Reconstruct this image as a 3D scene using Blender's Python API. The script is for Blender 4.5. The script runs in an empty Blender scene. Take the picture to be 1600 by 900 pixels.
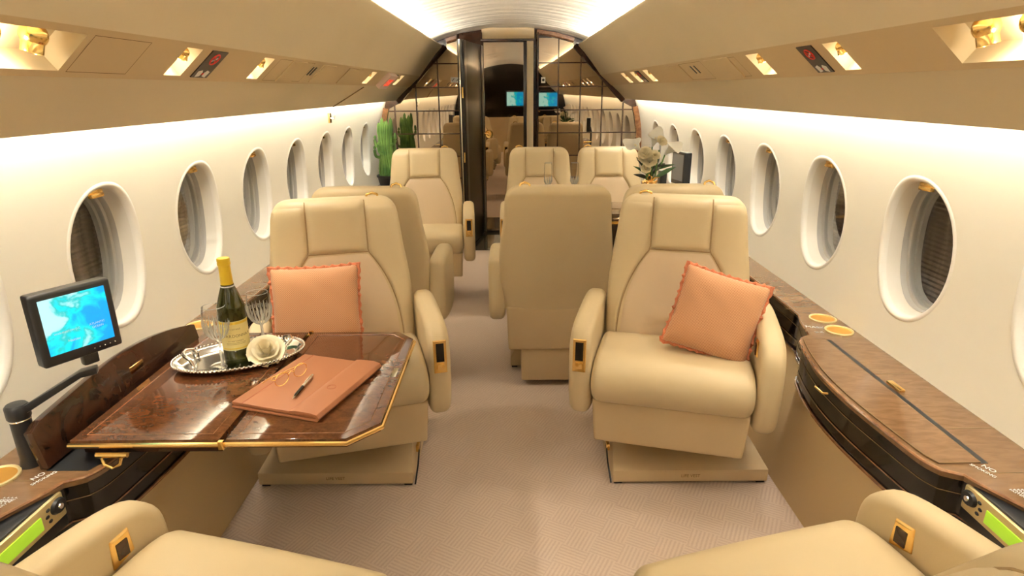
import bpy, bmesh, math, random
from mathutils import Matrix, Vector
random.seed(7)
C = bpy.context.scene.collection
PI = math.pi
R_ = math.radians

# ------------------------------------------------------------------ camera
cd = bpy.data.cameras.new('camera'); cam = bpy.data.objects.new('camera', cd); C.objects.link(cam)
cd.sensor_width = 36; cd.lens = 36 * 950 / 1600; cd.clip_start = 0.02
cam.matrix_world = Matrix.Translation((0, 0, 1.32)) @ Matrix.Rotation(R_(90 - 18.07), 4, 'X') @ Matrix.Rotation(R_(-0.46), 4, 'Z')
bpy.context.scene.camera = cam
bpy.context.scene.cycles.transparent_max_bounces = 24
# ------------------------------------------------------------------ world, exposure
w = bpy.data.worlds.new('world'); bpy.context.scene.world = w; w.use_nodes = True
w.node_tree.nodes['Background'].inputs[0].default_value = (0.35, 0.38, 0.42, 1)
w.node_tree.nodes['Background'].inputs[1].default_value = 0.4
vs = bpy.context.scene.view_settings
vs.view_transform = 'Standard'; vs.look = 'None'; vs.gamma = 1; vs.use_curve_mapping = False
vs.exposure = 0.56
CEIL_COVE = 190.0     # cove tubes above the bins
SIDE_COVE = 42.0     # cove tubes behind the lower bin edge
SPOT = 5.0           # reading lights
RECESS = 0.12
Y0, Y1 = -2.2, 5.8   # cabin ends

def area(name, loc, rot, sx, sy, e, col=(1, .93, .82)):
    l = bpy.data.lights.new(name, 'AREA'); l.shape = 'RECTANGLE'; l.size = sx; l.size_y = sy; l.energy = e; l.color = col
    o = bpy.data.objects.new(name, l); o.location = loc; o.rotation_euler = rot; C.objects.link(o); return o

# ------------------------------------------------------------------ materials
def mat(name, col, rough=.5, metal=0, coat=0, emit=None, estr=0, spec=None, trans=0, ior=None, sheen=0, alpha=None):
    m = bpy.data.materials.new(name); m.use_nodes = True
    b = m.node_tree.nodes['Principled BSDF']
    b.inputs['Base Color'].default_value = (*col, 1); b.inputs['Roughness'].default_value = rough
    b.inputs['Metallic'].default_value = metal
    if coat: b.inputs['Coat Weight'].default_value = coat; b.inputs['Coat Roughness'].default_value = .03
    if emit: b.inputs['Emission Color'].default_value = (*emit, 1); b.inputs['Emission Strength'].default_value = estr
    if spec is not None: b.inputs['Specular IOR Level'].default_value = spec
    if trans: b.inputs['Transmission Weight'].default_value = trans
    if ior: b.inputs['IOR'].default_value = ior
    if sheen: b.inputs['Sheen Weight'].default_value = sheen
    return m
def N(m, t, **kw):
    n = m.node_tree.nodes.new(t)
    for k, v in kw.items():
        if k in n.inputs: n.inputs[k].default_value = v
        else: setattr(n, k, v)
    return n
def L(m, a, b): m.node_tree.links.new(a, b)
def bsdf(m): return m.node_tree.nodes['Principled BSDF']
def coords(m, scale=(1, 1, 1), rot=(0, 0, 0), kind='Object'):
    tc = N(m, 'ShaderNodeTexCoord'); mp = N(m, 'ShaderNodeMapping')
    mp.inputs['Scale'].default_value = scale; mp.inputs['Rotation'].default_value = rot
    L(m, tc.outputs[kind], mp.inputs['Vector']); return mp.outputs['Vector']
def bump(m, h, strength, dist):
    b = N(m, 'ShaderNodeBump'); b.inputs['Strength'].default_value = strength; b.inputs['Distance'].default_value = dist
    L(m, h, b.inputs['Height']); L(m, b.outputs[0], bsdf(m).inputs['Normal'])
def noise_col(m, c1, c2, scale=5, detail=4, sc=(1, 1, 1), lo=.35, hi=.65, dist=0):
    v = coords(m, sc); n = N(m, 'ShaderNodeTexNoise'); n.inputs['Scale'].default_value = scale; n.inputs['Detail'].default_value = detail
    n.inputs['Distortion'].default_value = dist
    L(m, v, n.inputs['Vector']); r = N(m, 'ShaderNodeValToRGB')
    r.color_ramp.elements[0].position = lo; r.color_ramp.elements[1].position = hi
    r.color_ramp.elements[0].color = (*c1, 1); r.color_ramp.elements[1].color = (*c2, 1)
    L(m, n.outputs[0], r.inputs[0]); L(m, r.outputs[0], bsdf(m).inputs['Base Color']); return n

M = {}
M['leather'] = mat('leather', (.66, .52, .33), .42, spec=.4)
n = noise_col(M['leather'], (.63, .51, .315), (.67, .55, .35), 3)
n2 = N(M['leather'], 'ShaderNodeTexNoise', Scale=260.0); bump(M['leather'], n2.outputs[0], .12, .002)
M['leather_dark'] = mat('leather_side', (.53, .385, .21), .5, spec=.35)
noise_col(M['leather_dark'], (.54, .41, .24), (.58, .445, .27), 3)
M['leather_panel'] = mat('leather_panel', (.69, .55, .39), .42, spec=.4)
M['leather_seam'] = mat('leather_seam', (.40, .28, .15), .8, spec=.1)
M['seam'] = mat('seam', (.20, .13, .065), .9, spec=.05)
M['bin'] = mat('bin_suede', (.60, .46, .28), .75, spec=.2)
noise_col(M['bin'], (.68, .585, .40), (.71, .605, .42), 2)
M['psu'] = mat('service_panel_tan', (.60, .46, .265), .5, spec=.3)
M['wall'] = mat('wall_cream', (.82, .78, .66), .5, spec=.3)
noise_col(M['wall'], (.81, .765, .645), (.83, .785, .665), 2)
M['ceiling'] = mat('ceiling_satin', (.84, .77, .64), .28, spec=.6)
v = coords(M['ceiling'], (0, 1, 0)); wv = N(M['ceiling'], 'ShaderNodeTexNoise', Scale=9.0); L(M['ceiling'], v, wv.inputs['Vector'])
bump(M['ceiling'], wv.outputs[0], .5, .03)
M['gold'] = mat('gold', (.95, .66, .25), .2, 1)
M['gold_disc'] = mat('gold_disc', (.90, .50, .10), .35, 1)
M['silver'] = mat('silver', (.85, .85, .83), .14, 1)
M['black'] = mat('black_plastic', (.012, .013, .015), .35)
M['black_gloss'] = mat('black_gloss', (.012, .009, .007), .08, coat=.15, spec=.3)
M['dark_wood'] = mat('dark_wood', (.035, .015, .008), .15, coat=.3, spec=.35)
noise_col(M['dark_wood'], (.022, .010, .006), (.055, .022, .011), 14, 5, (1, 1, 1), .3, .7, 1.5)
M['trim_wood'] = mat('trim_wood', (.25, .11, .045), .2, coat=1)
noise_col(M['trim_wood'], (.16, .065, .03), (.33, .16, .07), 22, 5, (1, 1, 1), .3, .7, 1.5)
M['burl'] = mat('burl_wood', (.2, .08, .03), .07, coat=.3, spec=.35)
m = M['burl']
v = coords(m, (1, 1.6, 1)); a1 = N(m, 'ShaderNodeTexNoise', Scale=34.0, Detail=7.0, Distortion=.8); L(m, v, a1.inputs['Vector'])
vo = N(m, 'ShaderNodeTexNoise', Scale=70.0, Detail=5.0, Distortion=2.5); L(m, v, vo.inputs['Vector'])
mx = N(m, 'ShaderNodeMix'); mx.data_type = 'FLOAT'; mx.inputs[0].default_value = .4
L(m, a1.outputs[0], mx.inputs[2]); L(m, vo.outputs[0], mx.inputs[3])
r = N(m, 'ShaderNodeValToRGB'); e = r.color_ramp.elements
e[0].position = .36; e[0].color = (.055, .018, .007, 1); e[1].position = .66; e[1].color = (.135, .052, .020, 1)
e2 = r.color_ramp.elements.new(.5); e2.color = (.09, .032, .012, 1)
L(m, mx.outputs[0], r.inputs[0]); L(m, r.outputs[0], bsdf(m).inputs['Base Color'])
M['ledge_wood'] = mat('ledge_wood', (.26, .13, .06), .12, coat=.3, spec=.35)
m = M['ledge_wood']
v = coords(m, (1, 1, 1)); a1 = N(m, 'ShaderNodeTexNoise', Scale=26.0, Detail=8.0, Distortion=.6)
v2 = coords(m, (.7, 2.2, 1)); L(m, v2, a1.inputs['Vector'])
r = N(m, 'ShaderNodeValToRGB'); e = r.color_ramp.elements
e[0].position = .36; e[0].color = (.155, .083, .038, 1); e[1].position = .64; e[1].color = (.20, .112, .054, 1)
L(m, a1.outputs[0], r.inputs[0]); L(m, r.outputs[0], bsdf(m).inputs['Base Color'])
M['door_lacquer'] = mat('door_lacquer', (.014, .012, .008), .3, spec=.25, coat=.12)
M['mirror'] = mat('bronze_mirror', (.46, .375, .285), .012, 1)
M['mullion'] = mat('mullion', (.05, .022, .012), .2, coat=.6)
M['side_panel'] = mat('side_panel', (.60, .45, .25), .5, spec=.35)
M['window_lip'] = mat('window_lip', (.85, .81, .72), .3)
M['reveal'] = mat('window_reveal', (.80, .75, .65), .35)
M['inner_frame'] = mat('window_inner', (.42, .40, .36), .3)
M['shade'] = mat('window_shade', (.19, .145, .115), .5)
m = M['shade']; v = coords(m, (1, 26, 1.5)); wv = N(m, 'ShaderNodeTexNoise', Scale=1.0, Detail=3.0); L(m, v, wv.inputs['Vector'])
r = N(m, 'ShaderNodeValToRGB'); r.color_ramp.elements[0].position = .35; r.color_ramp.elements[1].position = .65; r.color_ramp.elements[0].color = (.13, .095, .075, 1); r.color_ramp.elements[1].color = (.33, .27, .22, 1)  # vertical streaks in the shade colour imitate reflections on the pane
L(m, wv.outputs[0], r.inputs[0]); L(m, r.outputs[0], bsdf(m).inputs['Base Color'])
def thin_glass(name, tint=(1, 1, 1), extra=0.0, rough=0.0, blend=.35, white=0, mul=1):
    m = bpy.data.materials.new(name); m.use_nodes = True; nt = m.node_tree
    for x in list(nt.nodes): nt.nodes.remove(x)
    o = N(m, 'ShaderNodeOutputMaterial'); t = N(m, 'ShaderNodeBsdfTransparent'); t.inputs[0].default_value = (*tint, 1)
    g = N(m, 'ShaderNodeBsdfGlossy'); g.inputs['Roughness'].default_value = rough
    lw = N(m, 'ShaderNodeLayerWeight'); lw.inputs['Blend'].default_value = blend
    ad = N(m, 'ShaderNodeMath', operation='MULTIPLY_ADD'); ad.inputs[1].default_value = mul; ad.inputs[2].default_value = extra; ad.use_clamp = True
    mx = N(m, 'ShaderNodeMixShader')
    L(m, lw.outputs['Fresnel'], ad.inputs[0]); L(m, ad.outputs[0], mx.inputs[0]); L(m, t.outputs[0], mx.inputs[1]); L(m, g.outputs[0], mx.inputs[2])
    if white:
        df = N(m, 'ShaderNodeBsdfTranslucent'); df.inputs[0].default_value = (.95, .95, .92, 1); d2 = N(m, 'ShaderNodeBsdfDiffuse'); d2.inputs[0].default_value = (.95, .95, .92, 1)
        m1 = N(m, 'ShaderNodeMixShader'); L(m, df.outputs[0], m1.inputs[1]); L(m, d2.outputs[0], m1.inputs[2])
        m2 = N(m, 'ShaderNodeMixShader'); m2.inputs[0].default_value = white; L(m, mx.outputs[0], m2.inputs[1]); L(m, m1.outputs[0], m2.inputs[2]); L(m, m2.outputs[0], o.inputs[0]); return m
    L(m, mx.outputs[0], o.inputs[0]); return m
M['pane_glass'] = thin_glass('window_glass', (.85, .87, .87), .04, 0, .12, 0, .3)
M['crystal'] = thin_glass('crystal', (.985, .99, .985), .03, 0, .12, 0, .8)
M['crystal_cut'] = thin_glass('crystal_cut', (.97, .98, .97), .12, .1, .2, .35)  # white mixed in to imitate the sparkle of the cuts
M['bottle_glass'] = mat('bottle_glass', (.055, .06, .008), .05, trans=.6, ior=1.35, coat=.3)
M['wine'] = mat('wine', (.50, .27, .02), .1, trans=.3)
M['foil'] = mat('yellow_foil', (.80, .56, .04), .35, .3)
M['label'] = mat('label_paper', (.84, .73, .32), .6)
M['label_band'] = mat('label_band', (.80, .58, .06), .5)
M['print'] = mat('label_print', (.25, .16, .06), .6)
M['white_print'] = mat('white_print', (.75, .75, .72), .6)
M['white'] = mat('white', (.9, .9, .88), .5)
M['red'] = mat('red_print', (.7, .03, .02), .5)
M['exit_red'] = mat('exit_red', (.75, .05, .03), .5, emit=(.9, .08, .03), estr=.6)
M['exit_white'] = mat('exit_white', (.8, .62, .55), .4)
M['sign_dark'] = mat('sign_dark', (.035, .022, .015), .35)
M['folder'] = mat('tan_leather', (.35, .135, .058), .5)
M['folder_line'] = mat('folder_seam', (.33, .09, .045), .6)
M['petal'] = mat('petal_cream', (.94, .85, .62), .55)
M['petal_white'] = mat('petal_white', (.93, .93, .90), .45)
M['leaf'] = mat('leaf_green', (.035, .10, .03), .5)
M['leaf_dark'] = mat('leaf_dark', (.03, .035, .02), .5)
M['stem'] = mat('stem', (.12, .25, .06), .5)
M['cactus'] = mat('cactus', (.16, .34, .06), .55)
noise_col(M['cactus'], (.05, .15, .03), (.19, .34, .07), 9)
M['pot'] = mat('black_pot', (.012, .012, .012), .4)
M['pole'] = M['black']
M['lcd'] = mat('lcd_green', (.35, .62, .03), .4, emit=(.45, .75, .04), estr=.35)
M['warm_lamp'] = mat('warm_lamp', (1, .9, .7), .5, emit=(1, .88, .68), estr=14)
M['cove_tube'] = mat('cove_tube', (1, 1, 1), .5, emit=(1, .965, .89), estr=CEIL_COVE)
M['side_tube'] = mat('side_tube', (1, 1, 1), .5, emit=(1, .97, .90), estr=SIDE_COVE)
M['brass_plate'] = mat('brass_plate', (.92, .78, .42), .38, .55)
M['carpet'] = mat('carpet', (.52, .41, .33), .95, spec=.1, sheen=.2)
def weave(m, c1, c2, scale, rib, rot, bstr, bd, kind='Object'):
    v = coords(m, (1, 1, 1), (0, 0, rot), kind)
    sx = N(m, 'ShaderNodeSeparateXYZ'); L(m, v, sx.inputs[0])
    ck = N(m, 'ShaderNodeTexChecker', Scale=scale); L(m, v, ck.inputs['Vector'])
    def rb(out):
        a = N(m, 'ShaderNodeMath', operation='MULTIPLY'); a.inputs[1].default_value = rib; L(m, out, a.inputs[0])
        s = N(m, 'ShaderNodeMath', operation='SINE'); L(m, a.outputs[0], s.inputs[0]); return s.outputs[0]
    mx = N(m, 'ShaderNodeMix'); mx.data_type = 'FLOAT'
    L(m, ck.outputs['Fac'], mx.inputs[0]); L(m, rb(sx.outputs[0]), mx.inputs[2]); L(m, rb(sx.outputs[1]), mx.inputs[3])
    nz = N(m, 'ShaderNodeTexNoise', Scale=160.0, Detail=3.0); L(m, v, nz.inputs['Vector'])
    ad = N(m, 'ShaderNodeMath', operation='MULTIPLY_ADD'); ad.inputs[1].default_value = .35; L(m, mx.outputs[0], ad.inputs[0]); L(m, nz.outputs[0], ad.inputs[2])
    r = N(m, 'ShaderNodeValToRGB'); r.color_ramp.elements[0].position = .15; r.color_ramp.elements[1].position = .75
    r.color_ramp.elements[0].color = (*c1, 1); r.color_ramp.elements[1].color = (*c2, 1)
    L(m, ad.outputs[0], r.inputs[0]); L(m, r.outputs[0], bsdf(m).inputs['Base Color'])
    bump(m, ad.outputs[0], bstr, bd)
weave(M['carpet'], (.55, .43, .35), (.64, .52, .43), 12.0, 520.0, R_(28), .22, .003)
M['pillow'] = mat('pillow_weave', (.75, .33, .18), .85, sheen=.2)
m = M['pillow']; v = coords(m, (1, 1, 1), (0, 0, R_(45))); ck = N(m, 'ShaderNodeTexVoronoi', Scale=230.0, Randomness=.0, voronoi_dimensions='2D'); L(m, v, ck.inputs['Vector'])
r = N(m, 'ShaderNodeValToRGB'); r.color_ramp.elements[0].position = .3; r.color_ramp.elements[1].position = .62
r.color_ramp.elements[0].color = (.66, .37, .20, 1); r.color_ramp.elements[1].color = (.34, .115, .045, 1)
L(m, ck.outputs[0], r.inputs[0]); L(m, r.outputs[0], bsdf(m).inputs['Base Color']); bump(m, ck.outputs[0], -.4, .002)
M['braid'] = mat('pillow_braid', (.60, .20, .10), .8)
M['threshold'] = mat('threshold', (.10, .095, .08), .12, coat=1)
def screen_mat(name, st):
    m = mat(name, (0, 0, 0), .3); v = coords(m, (1, 1, 1)); n = N(m, 'ShaderNodeTexNoise', Scale=11.0, Detail=6.0, Distortion=1.0)
    L(m, v, n.inputs['Vector']); r = N(m, 'ShaderNodeValToRGB'); e = r.color_ramp.elements
    e[0].position = .40; e[0].color = (0, .35, .85, 1); e[1].position = .62; e[1].color = (.45, .9, .9, 1)
    x = r.color_ramp.elements.new(.5); x.color = (0, .75, .88, 1); x = r.color_ramp.elements.new(.55); x.color = (.02, .50, .50, 1)
    sp = N(m, 'ShaderNodeSeparateXYZ'); L(m, v, sp.inputs[0]); ma = N(m, 'ShaderNodeMath', operation='MULTIPLY_ADD'); ma.inputs[1].default_value = -1.6
    m3 = N(m, 'ShaderNodeMath', operation='MULTIPLY_ADD'); m3.inputs[1].default_value = 1.2; L(m, sp.outputs[0], ma.inputs[0]); L(m, n.outputs[0], ma.inputs[2]); L(m, sp.outputs[1], m3.inputs[0]); L(m, ma.outputs[0], m3.inputs[2])
    n.inputs['Scale'].default_value = 16; n.inputs['Distortion'].default_value = .6
    L(m, m3.outputs[0], r.inputs[0]); L(m, r.outputs[0], bsdf(m).inputs['Emission Color']); bsdf(m).inputs['Emission Strength'].default_value = st
    return m
M['screen'] = screen_mat('map_screen', .95)
M['screen_off'] = mat('screen_grey', (.25, .28, .33), .15)

# ------------------------------------------------------------------ mesh helpers
class MB:
    def __init__(s): s.v = []; s.f = []
    def add(s, vs, fs):
        o = len(s.v); s.v += [tuple(p) for p in vs]; s.f += [tuple(i + o for i in f) for f in fs]; return s
    def box(s, a, b):
        x0, y0, z0 = a; x1, y1, z1 = b
        return s.add([(x0, y0, z0), (x1, y0, z0), (x1, y1, z0), (x0, y1, z0), (x0, y0, z1), (x1, y0, z1), (x1, y1, z1), (x0, y1, z1)],
                     [(3, 2, 1, 0), (4, 5, 6, 7), (0, 1, 5, 4), (1, 2, 6, 5), (2, 3, 7, 6), (3, 0, 4, 7)])
    def rings(s, rs, closed=True, cap=True):
        n = len(rs[0]); vs = [p for r in rs for p in r]; fs = []
        for i in range(len(rs) - 1):
            for j in range(n if closed else n - 1):
                k = (j + 1) % n; fs.append((i * n + j, i * n + k, (i + 1) * n + k, (i + 1) * n + j))
        if cap: fs.append(tuple(range(n))[::-1]); fs.append(tuple((len(rs) - 1) * n + j for j in range(n)))
        return s.add(vs, fs)
    def grid(s, rows): return s.rings(rows, closed=False, cap=False)
    def lathe(s, prof, n=32, c=(0, 0, 0), cap=False):
        rs = [[(c[0] + r * math.cos(2 * PI * j / n), c[1] + r * math.sin(2 * PI * j / n), c[2] + z) for j in range(n)] for r, z in prof]
        return s.rings(rs, True, cap)
    def tube(s, pts, r, n=8, closed=False):
        pts = [Vector(p) for p in pts]; rs = []; m = len(pts)
        for i, p in enumerate(pts):
            if closed: t = pts[(i + 1) % m] - pts[i - 1]
            else: t = pts[min(i + 1, m - 1)] - pts[max(i - 1, 0)]
            t.normalize(); u = t.cross(Vector((0, 0, 1)))
            if u.length < .05: u = t.cross(Vector((1, 0, 0)))
            u.normalize(); w_ = t.cross(u); rr = r[i] if isinstance(r, (list, tuple)) else r
            rs.append([tuple(p + (u * math.cos(2 * PI * j / n) + w_ * math.sin(2 * PI * j / n)) * rr) for j in range(n)])
        if closed: rs.append(rs[0]); return s.rings(rs, True, False)
        return s.rings(rs, True, True)
    def prism(s, poly, z0, z1):
        n = len(poly); return s.rings([[(x, y, z0) for x, y in poly], [(x, y, z1) for x, y in poly]])
    def sphere(s, c, r, n=12, sq=(1, 1, 1)):
        prof = [(max(1e-4, math.sin(PI * i / n)), -math.cos(PI * i / n)) for i in range(n + 1)]
        rs = [[(c[0] + r * sq[0] * a * math.cos(2 * PI * j / (n + 4)), c[1] + r * sq[1] * a * math.sin(2 * PI * j / (n + 4)), c[2] + r * sq[2] * z) for j in range(n + 4)] for a, z in prof]
        return s.rings(rs, True, True)
    def xf(s, m): s.v = [tuple(m @ Vector(p)) for p in s.v]; return s
    def mirror(s): s.v = [(-x, y, z) for x, y, z in s.v]; s.f = [f[::-1] for f in s.f]; return s
    def mesh(s, name, m, ang=40, bev=0, seg=2):
        me = bpy.data.meshes.new(name); me.from_pydata(s.v, [], s.f)
        bm = bmesh.new(); bm.from_mesh(me); bmesh.ops.recalc_face_normals(bm, faces=bm.faces)
        if bev:
            es = [e for e in bm.edges if len(e.link_faces) == 2 and e.calc_face_angle() > R_(30)]
            bmesh.ops.bevel(bm, geom=es, offset=bev, segments=seg, profile=.6, affect='EDGES', clamp_overlap=True)
        bm.to_mesh(me); bm.free()
        me.materials.append(m)
        me.shade_smooth(); me.set_sharp_from_angle(angle=R_(ang)); return me
def link(name, me, parent=None, loc=(0, 0, 0), rot=(0, 0, 0)):
    o = bpy.data.objects.new(name, me); C.objects.link(o); o.location = loc; o.rotation_euler = rot
    if parent: o.parent = parent
    return o
def obj(name, mb, m, parent=None, ang=40, bev=0, seg=2, loc=(0, 0, 0), rot=(0, 0, 0)):
    return link(name, mb.mesh(name, M[m] if isinstance(m, str) else m, ang, bev, seg), parent, loc, rot)
def thing(name, label, cat, loc=(0, 0, 0), rz=0, group=None):
    o = bpy.data.objects.new(name, None); C.objects.link(o); o.empty_display_size = .05
    o.location = loc; o.rotation_euler = (0, 0, rz); return tag(o, label, cat, group)
def tag(o, label, cat, group=None):
    o['label'] = label; o['category'] = cat
    if group: o['group'] = group
    return o
def struct(o): o['kind'] = 'structure'; return o
TXT = {}
def text(name, s, size, m, parent, mtx, ext=.0004):
    cu = bpy.data.curves.new(name, 'FONT'); cu.body = s; cu.size = size; cu.extrude = ext; cu.align_x = 'CENTER'; cu.align_y = 'CENTER'
    key = (s, size, m, ext)
    if key not in TXT:
        tmp = bpy.data.objects.new('tmp', cu); C.objects.link(tmp); dg = bpy.context.evaluated_depsgraph_get(); dg.update()
        TXT[key] = bpy.data.meshes.new_from_object(tmp.evaluated_get(dg)); TXT[key].name = name
        bpy.data.objects.remove(tmp); TXT[key].materials.clear(); TXT[key].materials.append(M[m])
    o = bpy.data.objects.new(name, TXT[key]); C.objects.link(o); o.parent = parent; o.matrix_local = mtx; return o
def frame(o, x, y):  # matrix from origin, x dir, y dir
    x = Vector(x).normalized(); y = Vector(y); y = (y - x * y.dot(x)).normalized(); z = x.cross(y)
    return Matrix(((x.x, y.x, z.x, o[0]), (x.y, y.y, z.y, o[1]), (x.z, y.z, z.z, o[2]), (0, 0, 0, 1)))
def cr(pts, k=4, closed=True):  # catmull-rom through 2d/3d points
    n = len(pts); out = []
    for i in range(n if closed else n - 1):
        g = (lambda j: pts[j % n]) if closed else (lambda j: pts[max(0, min(n - 1, j))])
        p0, p1, p2, p3 = g(i - 1), g(i), g(i + 1), g(i + 2)
        for q in range(k):
            t = q / k
            out.append(tuple(.5 * (2 * b + (c - a) * t + (2 * a - 5 * b + 4 * c - d) * t * t + (-a + 3 * b - 3 * c + d) * t ** 3) for a, b, c, d in zip(p0, p1, p2, p3)))
    if not closed: out.append(tuple(pts[-1]))
    return out
def loft_x(prof, w, r, k=5, dome=0):  # closed (y,z) profile swept along x with rounded ends
    ys = [p[0] for p in prof]; zs = [p[1] for p in prof]; cy = sum(ys) / len(ys); cz = sum(zs) / len(zs)
    hy = (max(ys) - min(ys)) / 2; hz = (max(zs) - min(zs)) / 2; rs = []
    def ring(x, ins, d=0): return [(x, cy + (y - cy) * (1 - ins / hy), cz + (z - cz) * (1 - ins / hz) + (d if z > cz else 0)) for y, z in prof]
    for i in range(k + 1):
        a = PI / 2 * i / k; rs.append(ring(-w / 2 + r * (1 - math.sin(a)) if 0 else -w / 2 + r * (1 - math.cos(a)), r * (1 - math.sin(a))))
    m = 6
    for i in range(1, m):
        x = -w / 2 + r + (w - 2 * r) * i / m; rs.append(ring(x, 0, dome * math.sin(PI * i / m)))
    for i in range(k, -1, -1):
        a = PI / 2 * i / k; rs.append(ring(w / 2 - r * (1 - math.cos(a)), r * (1 - math.sin(a))))
    return MB().rings(rs)

# ------------------------------------------------------------------ cabin cross section
H0, RW = .82, 1.21
A, B, Cc, D = (.607, 1.685), (.808, 1.44), (.908, 1.351), (1.043, 1.233)
def wall_pt(sx, y, s, dep=0):
    a = s / RW; return (sx * (RW + dep) * math.cos(a), y, H0 + (RW + dep) * math.sin(a))

# floor
o = struct(obj('floor', MB().box((-1.25, Y0, -.03), (1.25, Y1 + .1, 0)), 'carpet'))
# ceiling
def ceil_h(x): return 1.845 - .262 * x * x
def rip(x, y): return min(1, abs(x) / .35) * (.0045 * math.sin(y * 47 + .6 * math.sin(y * 5)) + .0022 * math.sin(y * 83 + x * 3))
rows = [[(x, Y0 + (Y1 + .05 - Y0) * j / 480, ceil_h(x) + rip(x, Y0 + (Y1 + .05 - Y0) * j / 480)) for j in range(481)] for x in [-.86 + 1.72 * i / 26 for i in range(27)]]
rows2 = [[(x, y, z + .02) for x, y, z in r] for r in rows]
struct(obj('ceiling', MB().grid(rows).grid(rows2), 'ceiling', ang=60))

# walls with window openings
WA, WB, WS = .160, .208, .034   # opening half sizes (along y, along the arc), arc centre
WY = [1.77 + .564 * k for k in range(-7, 7)]
S0, S1 = -.37, .60
def sell(a, b, th, n=2.15):
    c, s_ = math.cos(th), math.sin(th)
    return (a * math.copysign(abs(c) ** (2 / n), c), b * math.copysign(abs(s_) ** (2 / n), s_))
def make_wall(sx):
    mb = MB(); hw = .282
    angs = set(2 * PI * i / 48 for i in range(48))
    for cx, cz in ((hw, S1 - WS), (-hw, S1 - WS), (-hw, S0 - WS), (hw, S0 - WS)): angs.add(math.atan2(cz, cx) % (2 * PI))
    angs = sorted(angs)
    for yc in WY:
        rs = [[], [], [], [], []]
        for th in angs:
            e = sell(WA + .012, WB + .012, th); c, s_ = math.cos(th), math.sin(th)
            top = S1 - WS; bot = S0 - WS
            t = min(hw / abs(c) if abs(c) > 1e-6 else 9, (top / s_ if s_ > 1e-6 else (bot / s_ if s_ < -1e-6 else 9)))
            q = (t * c, t * s_)
            for i, f in enumerate((0, .12, .35, .65, 1)):
                rs[i].append(wall_pt(sx, yc + e[0] + (q[0] - e[0]) * f, WS + e[1] + (q[1] - e[1]) * f))
        mb.rings(rs, True, False)
    ya, yb = WY[0] - hw, WY[-1] + hw
    for p, q in ((Y0, ya), (yb, Y1 + .05)):
        if q > p: mb.grid([[wall_pt(sx, y, S0 + (S1 - S0) * i / 16) for i in range(17)] for y in (p, q)])
    me = mb.mesh('wall', M['wall'], 70)
    bm = bmesh.new(); bm.from_mesh(me); bmesh.ops.remove_doubles(bm, verts=bm.verts, dist=1e-4); bm.to_mesh(me); bm.free()
    return struct(link('wall_right' if sx > 0 else 'wall_left', me))
wn = 0
def win_ring(sx, off, dep, n=56): return [wall_pt(sx, 0 + sell(WA + off, WB + off, 2 * PI * j / n)[0], WS + sell(WA + off, WB + off, 2 * PI * j / n)[1], dep) for j in range(n)]
for sx in (-1, 1):
    make_wall(sx)
    F = lambda lst: MB().rings([win_ring(sx, a, b) for a, b in lst], True, False)
    lip = F([(.016, .001), (.012, -.0015), (.006, -.0025), (.001, -.001), (-.004, .005), (-.007, .012), (-.008, .018)]).mesh('window_frame', M['window_lip'], 80)
    rev = F([(-.008, .016), (-.011, .03), (-.016, .052), (-.018, .056), (-.021, .054)]).mesh('window_reveal', M['reveal'], 60)
    inn = F([(-.020, .053), (-.023, .058), (-.024, .070), (-.030, .073), (-.032, .073), (-.033, .088), (-.040, .090), (-.042, .090), (-.044, .104)]).mesh('window_inner_frame', M['inner_frame'], 50)
    pn = MB(); pn.add(win_ring(sx, -.031, .078), [tuple(range(56))]); pane = pn.mesh('window_pane', M['pane_glass'])
    sh = MB(); K = 60; rws = []
    for i in range(K + 1):
        s_ = WS - WB - .0 + 2 * WB * i / K; rws.append([wall_pt(sx, y, s_, .125 + (.004 if i % 2 else 0)) for y in (-.20, .20)])
    shade = sh.grid(rws).mesh('window_shade', M['shade'], 5)
    back = MB().rings([win_ring(sx, -.03, .10), win_ring(sx, .0, .135)], True, False)
    s_h = WS + WB - .013
    hb = MB(); p = wall_pt(sx, 0, s_h - .006, .034)
    hb.box((p[0] - .014, -.034, p[2] - .008), (p[0] + .014, .034, p[2] + .004)); hb.box((p[0] - sx * .014 - .006, -.028, p[2] - .018), (p[0] - sx * .014 + .006, .028, p[2] - .006))
    hnd = hb.mesh('shade_handle', M['gold'], 40, .0025)
    cas = back.mesh('window_casing', M['inner_frame'])
    for y in WY:
        wn += 1
        wo = struct(link('window_%d' % wn, lip, None, (0, y, 0)))
        for nm, me in (('window_reveal', rev), ('inner_frame', inn), ('window_pane', pane), ('window_shade', shade), ('shade_handle', hnd), ('window_casing', cas)):
            link(nm, me, wo)

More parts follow.
